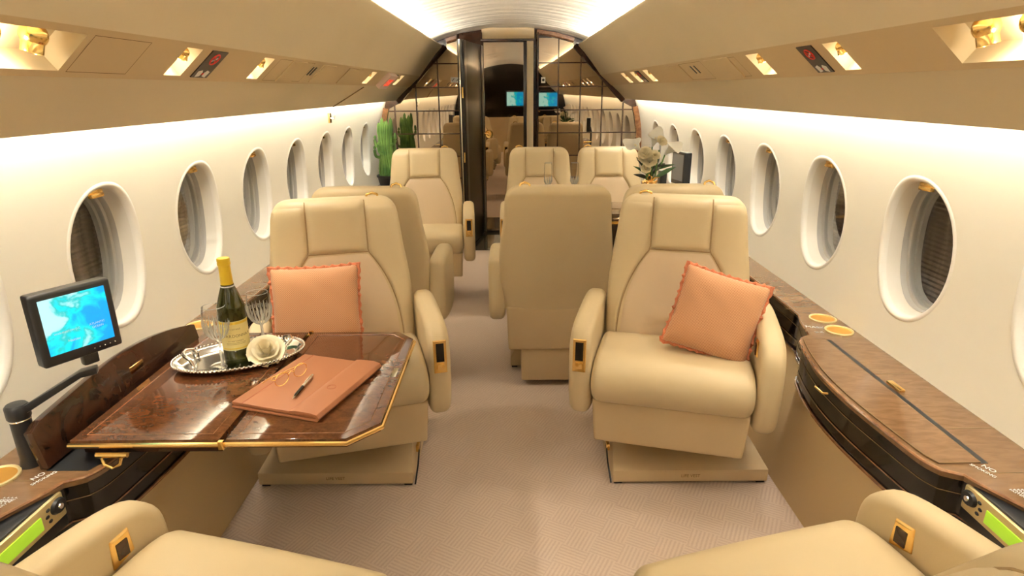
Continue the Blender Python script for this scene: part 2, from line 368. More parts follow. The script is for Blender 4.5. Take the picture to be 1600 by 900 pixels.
# overhead bins with service panel openings
PLEFT = [(.90, 1.28), (1.663, 1.748), (2.18, 2.27), (3.86, 3.99), (4.86, 5.0)]
PRIGHT = [(.90, 1.28), (1.642, 1.72), (2.155, 2.27), (3.88, 4.02), (4.30, 4.44), (4.66, 4.80)]
def psu_pt(sx, t, y, n=0):  # n > 0 towards the cabin
    x = B[0] + (Cc[0] - B[0]) * t; z = B[1] + (Cc[1] - B[1]) * t
    return (sx * (x - .665 * n), y, z - .747 * n)
for sx, holes in ((-1, PLEFT), (1, PRIGHT)):
    prof = [(.80, 1.60), (.625, 1.705), (.612, 1.703), (.604, 1.693), (.607, 1.682)]
    mid = [(.66, 1.628), (.73, 1.543), (.800, 1.452), (.806, 1.443), B]
    mb = MB().grid([[(sx * x, y, z) for x, z in prof + mid] for y in (Y0, 1.5, Y1)])
    low = [Cc, (.914, 1.350), (.98, 1.292), (1.036, 1.237), (1.043, 1.233), (1.049, 1.235), (1.050, 1.243), (1.0, 1.40)]
    mb.grid([[(sx * x, y, z) for x, z in low] for y in (Y0, 1.5, Y1)])
    bn = struct(obj('trim_1' if sx < 0 else 'trim_2', mb, 'bin', ang=45)); bn.name = 'ceiling_bin_left' if sx < 0 else 'ceiling_bin_right'
    ys = sorted(set([Y0, Y1] + [q for h in holes for q in h])); ts = [0, .13, .87, 1]; pm = MB()
    for i in range(len(ys) - 1):
        for j in range(3):
            ym = (ys[i] + ys[i + 1]) / 2
            if j == 1 and any(a < ym < b for a, b in holes): continue
            pm.add([psu_pt(sx, ts[j], ys[i]), psu_pt(sx, ts[j + 1], ys[i]), psu_pt(sx, ts[j + 1], ys[i + 1]), psu_pt(sx, ts[j], ys[i + 1])], [(0, 1, 2, 3)])
    obj('service_panel', pm, 'psu', bn)
    # panel seams
    def seam(y0, y1, t0, t1, wd=.0018):
        q = MB()
        for (a, b, c_, d) in ((y0, y0 + wd, t0, t1), (y1 - wd, y1, t0, t1), (y0, y1, t0, t0 + wd * 6), (y0, y1, t1 - wd * 6, t1)):
            q.add([psu_pt(sx, c_, a, .0012), psu_pt(sx, d, a, .0012), psu_pt(sx, d, b, .0012), psu_pt(sx, c_, b, .0012)], [(0, 1, 2, 3)])
        obj('panel_seam', q, 'seam', bn)
    seam(1.30 if sx < 0 else 2.38, 1.50 if sx < 0 else 2.62, .12, .88)
    seam(2.32 if sx < 0 else 2.80, 2.72 if sx < 0 else 3.3, .1, .9)
    # mask boxes: slightly proud doors with a slot
    for (a, b) in (((2.45, 2.62), (2.85, 3.05), (3.3, 3.6)) if sx < 0 else ((2.45, 2.75), (3.15, 3.42))):
        q = MB(); pts = []
        for n_ in (0, .004): pts.append([psu_pt(sx, .1, a, n_), psu_pt(sx, .9, a, n_), psu_pt(sx, .9, b, n_), psu_pt(sx, .1, b, n_)])
        q.rings(pts); obj('mask_door', q, 'psu', bn)
    q = MB(); a, b = ((2.74, 2.79) if sx < 0 else (2.93, 3.0))
    for yy in (a, b - .012): q.rings([[psu_pt(sx, .25, yy, n_), psu_pt(sx, .6, yy, n_), psu_pt(sx, .6, yy + .012, n_), psu_pt(sx, .25, yy + .012, n_)] for n_ in (.0005, .003)])
    obj('vent_slot', q, 'black', bn)
    # a gold bead line along the bin's lower crease under the lamps
    # end closing strip at bulkhead handled by trim
# small divider seam and curtain hook on the left bin
q = MB(); q.rings([[(-.918, 4.0, 1.344), (-.918, 4.012, 1.344), (-1.04, 3.72, 1.234), (-1.04, 3.708, 1.234)], [(-.915, 4.0, 1.340), (-.915, 4.012, 1.340), (-1.037, 3.72, 1.230), (-1.037, 3.708, 1.230)]])
struct(obj('trim_1', q, 'seam'))
t = thing('curtain_hook', 'small brass curtain hook on the cream wall below the left overhead bin', 'hook', (-1.135, 3.95, 1.16))
obj('hook_plate', MB().box((-.004, -.018, -.03), (.01, .018, .03)), 'gold', t, bev=.003)
obj('hook_arm', MB().tube([(.008, 0, .0), (.03, 0, -.005), (.04, 0, .02), (.03, 0, .045)], .005), 'white', t)

# cove tubes
for sx in (-1, 1):
    s_ = 'left' if sx < 0 else 'right'
    tb = MB()
    k = 0; y = Y0 + .1
    while y < Y1 - .75:
        tb.tube([(sx * .70, y, 1.685), (sx * .70, y + .38, 1.685)], .011, 8); y += .44
    o = obj('cove_lamp', tb, 'cove_tube'); tag(o, 'white strip of cove lamps hidden above the %s overhead bin' % s_, 'lamp')
    o = obj('cove_lamp', MB().tube([(sx * 1.062, Y0 + .1, 1.30), (sx * 1.062, Y1 - .05, 1.30)], .009, 8), 'side_tube')
    tag(o, 'white cove lamp strip hidden behind the lower edge of the %s overhead bin' % s_, 'lamp')

# reading lights
def reading_light(sx, y0, y1, label, big=False):
    yc = (y0 + y1) / 2; t = thing('reading_light', label, 'lamp', (0, 0, 0), 0, 'brass reading lights in the overhead panels')
    dp = -.045; t0, t1 = .13, .87; m = MB()
    outer = lambda n_, e=0: [psu_pt(sx, t0 + e, y0 + e * .12, n_), psu_pt(sx, t1 - e, y0 + e * .12, n_), psu_pt(sx, t1 - e, y1 - e * .12, n_), psu_pt(sx, t0 + e, y1 - e * .12, n_)]
    m.rings([outer(0), outer(dp, .04)], True, False); m.add(outer(dp, .04), [(0, 1, 2, 3)])
    obj('recess', m, 'bin', t)
    ly = [yc] if not big else [1.07, 1.18]
    for yy in ly:
        c = Vector(psu_pt(sx, .36, yy, -.016)); r = .015 if not big else .023
        if y0 > 3: r = .012
        bl = obj('eyeball', MB().sphere(tuple(c), r, 12), 'gold', t)
        aim = Vector((sx * .25, -.15 if y0 < 3 else 0, -1)).normalized()
        x = aim.orthogonal().normalized(); z = aim; yv = z.cross(x)
        mm = Matrix(((x.x, yv.x, z.x, c.x), (x.y, yv.y, z.y, c.y), (x.z, yv.z, z.z, c.z), (0, 0, 0, 1)))
        h = MB().lathe([(r * .45, -r * .2), (r * .78, r * .2), (r * .8, r * 1.35), (r * .66, r * 1.4), (r * .6, r * .9)], 20); h.xf(mm)
        obj('lamp_head', h, 'gold', bl)
        g = MB().lathe([(.0005, r * 1.0), (r * .6, r * 1.0)], 16); g.xf(mm); obj('lens', g, 'warm_lamp', bl)
    l = bpy.data.lights.new('recess_glow', 'POINT'); l.energy = RECESS * (4 if big else 1) ; l.shadow_soft_size = .01; l.color = (1, .84, .6)
    lo = bpy.data.objects.new('recess_glow', l); C.objects.link(lo); lo.location = psu_pt(sx, .62, yc + (.03 if big else 0), -.012); lo.parent = t
    for yy in ly:
        l = bpy.data.lights.new('reading_spot', 'SPOT'); l.energy = SPOT * (.9 if big else 1.2); l.spot_size = R_(75); l.spot_blend = .7; l.color = (1, .9, .76); l.shadow_soft_size = .015
        lo = bpy.data.objects.new('reading_spot', l); C.objects.link(lo); lo.location = psu_pt(sx, .45, yy, .03); lo.parent = t
        d = Vector((-sx * .25, .1 if big else -.05, -1)); lo.rotation_euler = d.to_track_quat('-Z', 'Y').to_euler()
    return t
LL = ['large twin brass reading light in the left overhead panel, nearest the camera', 'brass reading light in a square recess beside the left no smoking sign',
      'brass reading light in the left overhead panel, just beyond the no smoking sign', 'lit brass reading light just before the red exit sign', 'small brass reading light on the left, last before the mirrored bulkhead']
for (a, b), lb in zip(PLEFT, LL): reading_light(-1, a, b, lb, a < 1)
LR = ['large twin brass reading light in the right overhead panel, nearest the camera', 'lit brass reading light on the near side of the right no smoking sign',
      'brass reading light on the right overhead panel, beyond the no smoking sign', 'first of the three small lights close together near the bulkhead on the right',
      'middle of the three small lights close together near the bulkhead on the right', 'last of the three small lights on the right, nearest the bulkhead']
for (a, b), lb in zip(PRIGHT, LR): reading_light(1, a, b, lb, a < 1)

# no-smoking signs and exit sign
def psu_frame(sx, t, y, n_=.0):
    o_ = psu_pt(sx, t, y, n_); a = Vector(psu_pt(sx, 1, 0)) - Vector(psu_pt(sx, 0, 0))
    nrm = Vector((-sx * .665, 0, -.747)); yd = -a.normalized(); xd = yd.cross(nrm)
    return frame(o_, xd, yd)
def nosmoke(sx, y0, y1, label, t0=.12, t1=.88):
    q = MB().rings([[psu_pt(sx, t0, y0, n_), psu_pt(sx, t1, y0, n_), psu_pt(sx, t1, y1, n_), psu_pt(sx, t0, y1, n_)] for n_ in (.0, .003)])
    s_ = tag(obj('no_smoking_sign', q, 'sign_dark'), label, 'sign', 'small dark warning signs in the overhead panels')
    yc = (y0 + y1) / 2; w_ = (y1 - y0)
    k = min(w_, .095) / .095
    fr = psu_frame(sx, .34, yc, .0035)
    rg = MB().tube([(.019 * k * math.cos(a * PI / 12), .019 * k * math.sin(a * PI / 12), 0) for a in range(24)], .0022, 6, True); rg.xf(fr); obj('red_ring', rg, 'red', s_)
    cg = MB().box((-.013 * k, -.003, -.0003), (.012 * k, .002, .001)); cg.xf(fr @ Matrix.Rotation(.5, 4, 'Z')); obj('cigarette', cg, 'white_print', s_)
    sl = MB().box((-.016 * k, -.0016, -.0003), (.016 * k, .0016, .0016)); sl.xf(fr @ Matrix.Rotation(-.8, 4, 'Z')); obj('red_slash', sl, 'red', s_)
    f2 = psu_frame(sx, .76, yc, .0035)
    for e in (-1, 1):
        bk = MB().add([(e * .007 * k, -.010, 0), (e * .030 * k, -.014, 0), (e * .034 * k, .008, 0), (e * .014 * k, .014, 0), (e * .005 * k, .005, 0)], [(0, 1, 2, 3, 4)])
        bk.xf(f2); obj('belt_half', bk, 'white_print', s_)
    rd = MB().box((-.004 * k, -.003, 0), (.004 * k, .003, .001)); rd.xf(f2); obj('belt_buckle', rd, 'red', s_)
nosmoke(-1, 1.80, 1.895, 'dark no smoking and seat belt sign in the left overhead panel, nearest one')
nosmoke(1, 1.778, 1.868, 'dark no smoking and seat belt sign in the right overhead panel, nearest one')
nosmoke(-1, 4.62, 4.74, 'tiny dark sign on the left just beyond the exit sign')
nosmoke(1, 4.14, 4.25, 'tiny dark sign between the small lights on the right near the bulkhead')
t = thing('exit_sign', 'small white exit sign with red letters in the left overhead panel', 'sign', (0, 0, 0))
q = MB().rings([[psu_pt(-1, .05, 4.3, n_), psu_pt(-1, .97, 4.3, n_), psu_pt(-1, .97, 4.56, n_), psu_pt(-1, .05, 4.56, n_)] for n_ in (.0, .03)])
obj('sign_box', q, 'exit_white', t, bev=.003)
text('exit_letters', 'EXIT', .085, 'exit_red', t, frame(psu_pt(-1, .55, 4.43, .032), (0, 1, 0), (.75, 0, .66)), .001)

# ------------------------------------------------------------------ aft bulkhead with bronze mirror panes
YB = 5.8
def clip(poly, ax, val, keep_less):
    out = []
    for i in range(len(poly)):
        p, q = poly[i - 1], poly[i]; ip = (p[ax] <= val) == keep_less; iq = (q[ax] <= val) == keep_less
        if ip != iq:
            t_ = (val - p[ax]) / (q[ax] - p[ax]); out.append((p[0] + (q[0] - p[0]) * t_, p[1] + (q[1] - p[1]) * t_))
        if iq: out.append(q)
    return out
arc = lambda h, r: math.sqrt(max(0, r * r - (h - H0) ** 2))
def outline(x0, ins=.045):
    p = [(x0, 0), (.90, 0), (1.0, .25), (1.10, .5)]
    for h in (.65, .8, .95, 1.08, 1.16): p.append((arc(h, RW - .045), h))
    p += [(1.005, 1.212), (.568, 1.668), (.56, 1.712)]
    for x in (.48, .38, .28):
        if x > x0 + .02: p.append((x, ceil_h(x) - .05))
    p.append((x0, ceil_h(x0) - .05)); return p
bw = MB()  # solid backing wall with rim profile
full = [(.0, 0), (.95, 0), (1.06, .25), (1.16, .5)] + [(arc(h, RW + .0), h) for h in (.65, .8, .95, 1.08, 1.2)] + [(1.13, 1.25), (1.05, 1.38), (.85, 1.66), (.78, ceil_h(.78))] + [(x, ceil_h(x)) for x in (.6, .4, .2)] + [(0, ceil_h(0))]
fp = [(x, z) for x, z in full] + [(-x, z) for x, z in full[::-1] if x > 0]
bw.rings([[(x, YB + .02, z) for x, z in fp], [(x, YB + .06, z) for x, z in fp]])
struct(obj('wall_aft', bw, 'dark_wood'))
zs = [-.1, .115, .32, .525, .73, .936, 1.139, 1.343, 1.5455, 1.76, 2.0]
bl_ = {}
for sx, x0, xs in ((-1, .45, [.3, .654, .86, 1.06, 1.4]), (1, .235, [.1, .433, .635, .834, 1.03, 1.3])):
    side = 'left' if sx < 0 else 'right'
    par = struct(obj('trim_2' if sx < 0 else 'trim_3', MB().prism([(0, 0), (0, .001), (.001, 0)], 0, .001), 'mullion')) if 0 else None
    # outer trim band: strip between outline and outer edge
    out = outline(x0); m = MB(); dk = MB()
    cxm, czm = .6, .9
    trimpts = [q for q in out[2:]]
    wood = MB(); dark = MB()
    def band(mb, pts, wd, th=.03):
        pr = []
        for i, p in enumerate(pts):
            a = Vector(pts[max(0, i - 1)]); b = Vector(pts[min(len(pts) - 1, i + 1)]); d = (b - a).normalized(); n_ = Vector((d.y, -d.x))
            q = Vector(p) + n_ * wd
            pr.append([(sx * (p[0]), YB + .02, p[1]), (sx * p[0], YB - th + .012, p[1]), (sx * (p[0] * .7 + q.x * .3), YB - th, p[1] * .7 + q.y * .3), (sx * q.x, YB - th, q.y), (sx * q.x, YB + .02, q.y)])
        mb.rings(pr)
    i_d = 9
    band(wood, out[3:i_d], .05); band(dark, [(1.012, 1.205), (.56, 1.676)], .055); band(wood, out[i_d + 2:], .042)
    band(dark, [(x0 - .002, 1.80), (x0 - .002, 0)], -.022)
    tr = struct(obj('trim_2' if sx < 0 else 'trim_3', wood, 'trim_wood', ang=40)); obj('dark_band', dark, 'dark_wood', tr)
    for i in range(len(xs) - 1):
        for j in range(len(zs) - 1):
            g = .0035; p = clip(out, 0, xs[i] + g, False); p = clip(p, 0, xs[i + 1] - g, True) if p else p
            p = clip(p, 1, zs[j] + g, False) if p else p; p = clip(p, 1, zs[j + 1] - g, True) if p else p
            if not p or len(p) < 3: continue
            if max(a for a, b in p) - min(a for a, b in p) < .02 or max(b for a, b in p) - min(b for a, b in p) < .02: continue
            tx, tz = random.uniform(-.0012, .0012), random.uniform(-.0012, .0012)
            ma = sum(a for a, b in p) / len(p); mz = sum(b for a, b in p) / len(p)
            q = MB().rings([[(sx * a, YB + d + (a - ma) * tx + (b - mz) * tz, b) for a, b in p] for d in (.008, .016)])
            obj('mirror_pane', q, 'mirror', tr, ang=20)
    for x in xs[1:-1]:
        p = clip(clip(out, 0, x - .001, False), 0, x + .001, True)
        if p:
            zt = max(b for a, b in p); zb = min(b for a, b in p); obj('mullion', MB().box((sx * x - .005, YB - .004, zb), (sx * x + .005, YB + .014, zt)), 'mullion', tr)
    for z in zs[1:-1]:
        p = clip(clip(out, 1, z - .001, False), 1, z + .001, True)
        if p:
            xa = min(a for a, b in p); xb = max(a for a, b in p); aa, bb = sorted((sx * xa, sx * xb))
            obj('mullion', MB().box((aa, YB - .003, z - .005), (bb, YB + .014, z + .005)), 'mullion', tr)
# stickers on the mirror
s_ = tag(obj('sticker', MB().box((.278, YB - .006, 1.375), (.316, YB - .002, 1.425)), 'white'), 'small white square sticker on the mirror right of the doorway', 'sticker')
obj('sticker_mark', MB().lathe([(.0005, 0), (.012, 0)], 12).xf(Matrix.Translation((.297, YB - .0065, 1.40)) @ Matrix.Rotation(PI / 2, 4, 'X')), 'black', s_)
s_ = tag(obj('sticker', MB().box((-.535, YB - .006, 1.385), (-.455, YB - .002, 1.43)), 'white'), 'small white sticker with two marks on the mirror left of the doorway', 'sticker')
for x in (-.515, -.475): obj('sticker_mark', MB().tube([(x - .01, YB - .0065, 1.397), (x + .01, YB - .0065, 1.42)], .003, 6), 'black', s_)
# doorway
dr = struct(obj('door_1', MB().box((-.245, YB + .0, .03), (.118, YB + .015, 1.72)), 'mirror'))
obj('door_frame', MB().box((-.45, YB - .03, 0), (-.245, YB + .018, 1.80)), 'dark_wood', dr, bev=.004)
obj('door_frame', MB().box((.118, YB - .03, 0), (.148, YB + .018, 1.74)), 'black_gloss', dr, bev=.004)
obj('door_post', MB().box((.148, YB - .02, 0), (.208, YB + .018, 1.735)), 'bin', dr, bev=.004)
obj('door_header', MB().box((-.25, YB - .005, 1.745), (.215, YB + .018, 1.84)), 'psu', dr)
obj('door_lintel', MB().box((-.26, YB - .035, 1.727), (.212, YB + .018, 1.747)), 'dark_wood', dr, bev=.003)
obj('door_stile', MB().box((-.262, YB - .04, 0), (-.236, YB - .0, 1.73)), 'dark_wood', dr, bev=.003)
obj('door_sill', MB().box((-.25, YB - .04, 0), (.2, YB + .02, .03)), 'black_gloss', dr, bev=.004)
lk = MB().lathe([(.0005, 0), (.022, .0), (.03, -.006), (.034, -.002), (.034, .006)], 24).xf(Matrix.Translation((-.205, YB - .012, .93)) @ Matrix.Rotation(-PI / 2, 4, 'X') @ Matrix.Scale(-1, 4, (0, 0, 1)))
lk = MB().lathe([(.0005, .014), (.014, .014), (.018, .008), (.026, .008), (.034, .012), (.038, .004), (.038, 0)], 24).xf(Matrix.Translation((-.2, YB - .0, .93)) @ Matrix.Rotation(PI / 2, 4, 'X'))
obj('door_lock', lk, 'gold', dr)
obj('door_handle', MB().tube([(-.2, YB - .03, .93), (-.25, YB - .045, .945), (-.31, YB - .045, .95)], .006), 'gold', dr)
# open leaf
dx, dy = -.125, -.74; ln = math.hypot(dx, dy); ang = math.atan2(dy, dx)
t = struct(link('door_2', MB().box((0, -.02, .03), (ln, .02, 1.69)).mesh('door_leaf', M['door_lacquer'], 40, .004), None, (-.262, YB - .05, 0), (0, 0, ang)))
obj('door_stile', MB().box((ln - .10, -.027, .03), (ln - .02, .027, 1.69)), 'door_lacquer', t, bev=.005)
obj('door_stile', MB().box((.02, -.027, .03), (.1, .027, 1.69)), 'door_lacquer', t, bev=.005)
obj('edge_strip', MB().box((ln, -.008, .03), (ln + .004, .0, 1.69)), 'silver', t)
for z in (.35, .8, 1.3): obj('door_hinge', MB().tube([(ln + .004, .014, z - .04), (ln + .004, .014, z + .04)], .006), 'gold', t)
struct(obj('floor_threshold', MB().box((-.34, 5.1, .0), (.2, 5.76, .006)), 'threshold'))

# ------------------------------------------------------------------ forward bulkhead (behind the camera, seen in the mirrors)
q = MB(); q.rings([[(x, Y0 + .0, z) for x, z in fp], [(x, Y0 - .05, z) for x, z in fp]])
wf = struct(obj('wall_forward', q, 'black_gloss'))
obj('wall_panel', MB().box((-.95, Y0, 0), (.95, Y0 + .02, .75)), 'leather_dark', wf, bev=.005)
for x0, x1, lb in ((-.08, .30, 'cyan map screen on the forward bulkhead beside the centre line'), (.62, 1.02, 'cyan map screen on the forward bulkhead near the right wall')):
    t = thing('bulkhead_monitor', lb, 'monitor', ((x0 + x1) / 2, Y0 + .04, 1.13), 0, 'screens on the forward bulkhead')
    w_ = (x1 - x0) / 2
    obj('housing', MB().box((-w_ - .03, -.02, -.17), (w_ + .03, .012, .17)), 'black', t, bev=.005)
    obj('screen', MB().box((-w_, .012, -.14), (w_, .014, .14)), 'screen', t)

# ------------------------------------------------------------------ side ledges
LZ = .526
inner = [(1.05, Y0), (1.05, .85), (1.035, .97), (.998, 1.05), (.982, 1.085), (.972, 1.118), (.955, 1.126)] + cr([(.936, 1.137), (.917, 1.18), (.905, 1.29), (.896, 1.40), (.893, 1.50), (.90, 1.62), (.92, 1.74), (.945, 1.84)], 4, False) + [(.965, 1.875), (1.005, 1.90), (1.03, 2.02), (1.055, 2.09), (1.06, 2.2), (1.06, Y1)]
def off(pts, d):
    r_ = []
    for i, p in enumerate(pts):
        a = Vector(pts[max(0, i - 1)]); b = Vector(pts[min(len(pts) - 1, i + 1)]); t_ = (b - a).normalized(); n_ = Vector((t_.y, -t_.x))
        r_.append((p[0] + n_.x * d, p[1] + n_.y * d))
    return r_
for sx in (-1, 1):
    side = 'left' if sx < 0 else 'right'
    wx = 1.185
    pl = inner + [(wx, Y1), (wx, Y0)]
    t = thing('side_ledge', 'long glossy walnut side ledge along the %s cabin wall with a bulge for the table' % side, 'ledge')
    def sobj(nm, mb, m_, par=t, **k):
        if sx < 0: mb.mirror()
        return obj(nm, mb, m_, par, **k)
    sobj('ledge_top', MB().prism(pl, LZ - .018, LZ), 'ledge_wood', ang=30)
    sobj('top_edge', MB().tube([(x, y, LZ - .003) for x, y in off(inner, -.001)], .004, 6), 'trim_wood')
    fi = off(inner, .006)
    sobj('front_band', MB().grid([[(x, y, z) for x, y in fi] for z in (LZ - .016, LZ - .06, LZ - .10, LZ - .145)]), 'black_gloss')
    sobj('inlay_line', MB().grid([[(x, y, z) for x, y in off(inner, .0035)] for z in (LZ - .105, LZ - .109)]), 'trim_wood')
    sobj('front_seam', MB().grid([[(x, y, z) for x, y in off(inner, .0045)] for z in (LZ - .052, LZ - .0545)]), 'seam')
    sobj('lower_rail', MB().grid([[(x, y, z) for x, y in off(inner, d_)] for z, d_ in ((LZ - .143, .003), (LZ - .143, .0), (LZ - .150, .0), (LZ - .150, .02))]), 'trim_wood')
    bot = [(min(.915, x + .02) if 0 else .915, y) for x, y in inner]
    top = off(inner, .014); rws = []
    for f in [i / 8 for i in range(9)]:
        z = (LZ - .15) * (1 - f); rws.append([(a[0] + (b[0] - a[0]) * f ** .8, a[1], z) for a, b in zip(top, bot)])
    sobj('lower_panel', MB().grid(rws), 'side_panel', ang=60)
    for y in (-.6, 1.12, 2.15, 3.4, 4.6):
        sobj('top_seam', MB().box((1.03 if y != 1.12 else 1.02, y, LZ - .001), (wx, y + .0025, LZ + .0006)), 'seam')
    for y in (.02, 1.115 if 0 else .06, 1.93, 2.05):
        pass
    # table lid
    lid = [(1.032, 1.155), (.94, 1.155)] + [p for p in off(inner, .012)[8:36] if 1.17 < p[1] < 1.84] + [(.962, 1.853), (1.032, 1.853)]
    if sx > 0:
        lo = sobj('table_lid', MB().prism(lid, LZ, LZ + .004), 'ledge_wood', ang=30)
        sobj('lid_edge', MB().tube([(x, y, LZ + .003) for x, y in lid], .0015, 5, True), 'seam', lo)
        sobj('table_slot', MB().box((1.033, 1.155, LZ), (1.050, 1.853, LZ + .001)), 'black')
        sobj('slot_latch', MB().box((1.052, 1.485, LZ), (1.070, 1.545, LZ + .008)), 'gold', bev=.002)
        sobj('side_seam', MB().box((1.052, 1.60, LZ - .001), (wx, 1.603, LZ + .0006)), 'seam')
        sobj('side_seam', MB().box((1.052, 1.30, LZ - .001), (wx, 1.303, LZ + .0006)), 'seam')
    else:
        sobj('table_slot', MB().prism([(a, b) for a, b in lid], LZ, LZ + .001), 'black')  # flat black sheet stands in for the darkness inside the open pocket
        lo = MB().prism([(-(a - 1.032), b) for a, b in lid], 0, .02)
        # upright lid hinged at x=1.04
        lo.xf(Matrix.Translation((1.045, 0, LZ + .002)) @ Matrix.Rotation(R_(-80), 4, 'Y'))
        lo = sobj('table_lid', lo, 'dark_wood', bev=.003)
        for yy in (1.45, 1.58): sobj('lid_hinge', MB().tube([(1.048, yy, LZ + .01), (1.048, yy + .05, LZ + .01)], .006), 'gold', lo)
        sobj('lid_latch', MB().box((1.036, 1.50, LZ + .06), (1.044, 1.56, LZ + .085)), 'gold', lo, bev=.002)
    sobj('face_pull', MB().tube([(.892, 1.54, LZ - .03), (.880, 1.545, LZ - .032), (.880, 1.59, LZ - .034), (.893, 1.595, LZ - .034)], .0035), 'gold')
    # control plate on the ledge face near the camera
    cp = MB().box((.978, .80, .42), (1.052, 1.118, .513)); bx = sobj('control_housing', cp, 'black', bev=.006)
    sobj('control_plate', MB().box((.970, .84, .452), (.979, 1.108, .509)), 'brass_plate', bev=.008)
    sobj('display', MB().box((.9675, .93, .464), (.9705, 1.040, .494)), 'lcd', bev=.001)
    sobj('dial', MB().lathe([(.0005, .006), (.014, .006), (.017, 0)], 20).xf(Matrix.Translation((.970, 1.088, .486)) @ Matrix.Rotation(-PI / 2, 4, 'Y') @ Matrix.Scale(1.25, 4, (0, 1, 0))), 'black')
    sobj('dial_cap', MB().lathe([(.0005, .009), (.006, .009), (.007, .005)], 16).xf(Matrix.Translation((.970, 1.088, .486)) @ Matrix.Rotation(-PI / 2, 4, 'Y')), 'silver')
    for k in range(3): sobj('button', MB().sphere((.970, 1.062 - .005 * (k % 2), .468 + .013 * k), .005, 8, (.5, 1.1, .8)), 'black')
    # printed marks on the ledge top
    def lt(s_, x, y, size, rz=0):
        mtx = Matrix.Translation((sx * x, y, LZ + .0008)) @ Matrix.Rotation(rz, 4, 'Z'); text('printed_mark', s_, size, 'white_print', t, mtx, .0002)
    if sx > 0:
        lt('MASK', 1.052, 1.965, .024, -.25); lt('><', 1.045, 1.918, .026)
    lt('NO', 1.036, 1.135, .018, -sx * 1.2)
    lt('SMOKING', 1.018, 1.128, .012, -sx * 1.2)
    for k in range(4): lt('FASTEN SEAT BELT', 1.062 - .008 * k, 1.03, .0085, -sx * 1.2)
    for y in ((2.045, 1.93, 1.02, .6) if sx > 0 else (1.13, 1.0 - .02, 2.03)):
        x = 1.118
        if y < 1.2: x = 1.125
        c_ = thing('cup_holder', {2.045: 'round gold cup holder lid on the right ledge, farther of the pair', 1.93: 'round gold cup holder lid on the right ledge, nearer of the pair',
             1.02: 'round gold disc on the right ledge at the edge of the picture', .6: 'round gold disc on the right ledge beside the near seat', 1.13: 'round gold disc on the left ledge beside the monitor pole',
             .98: 'round gold disc on the left ledge beside the near seat', 2.03: 'round gold disc on the left ledge behind the wine glasses'}[round(y, 3)], 'cup holder', (sx * x, y, LZ), 0, 'gold discs set in the side ledges')
        obj('rim', MB().lathe([(.046, 0), (.046, .004), (.041, .005), (.039, .002)], 32), 'brass_plate', c_)
        obj('disc', MB().lathe([(.0005, .0015), (.02, .001), (.039, .002)], 32), 'gold_disc', c_)

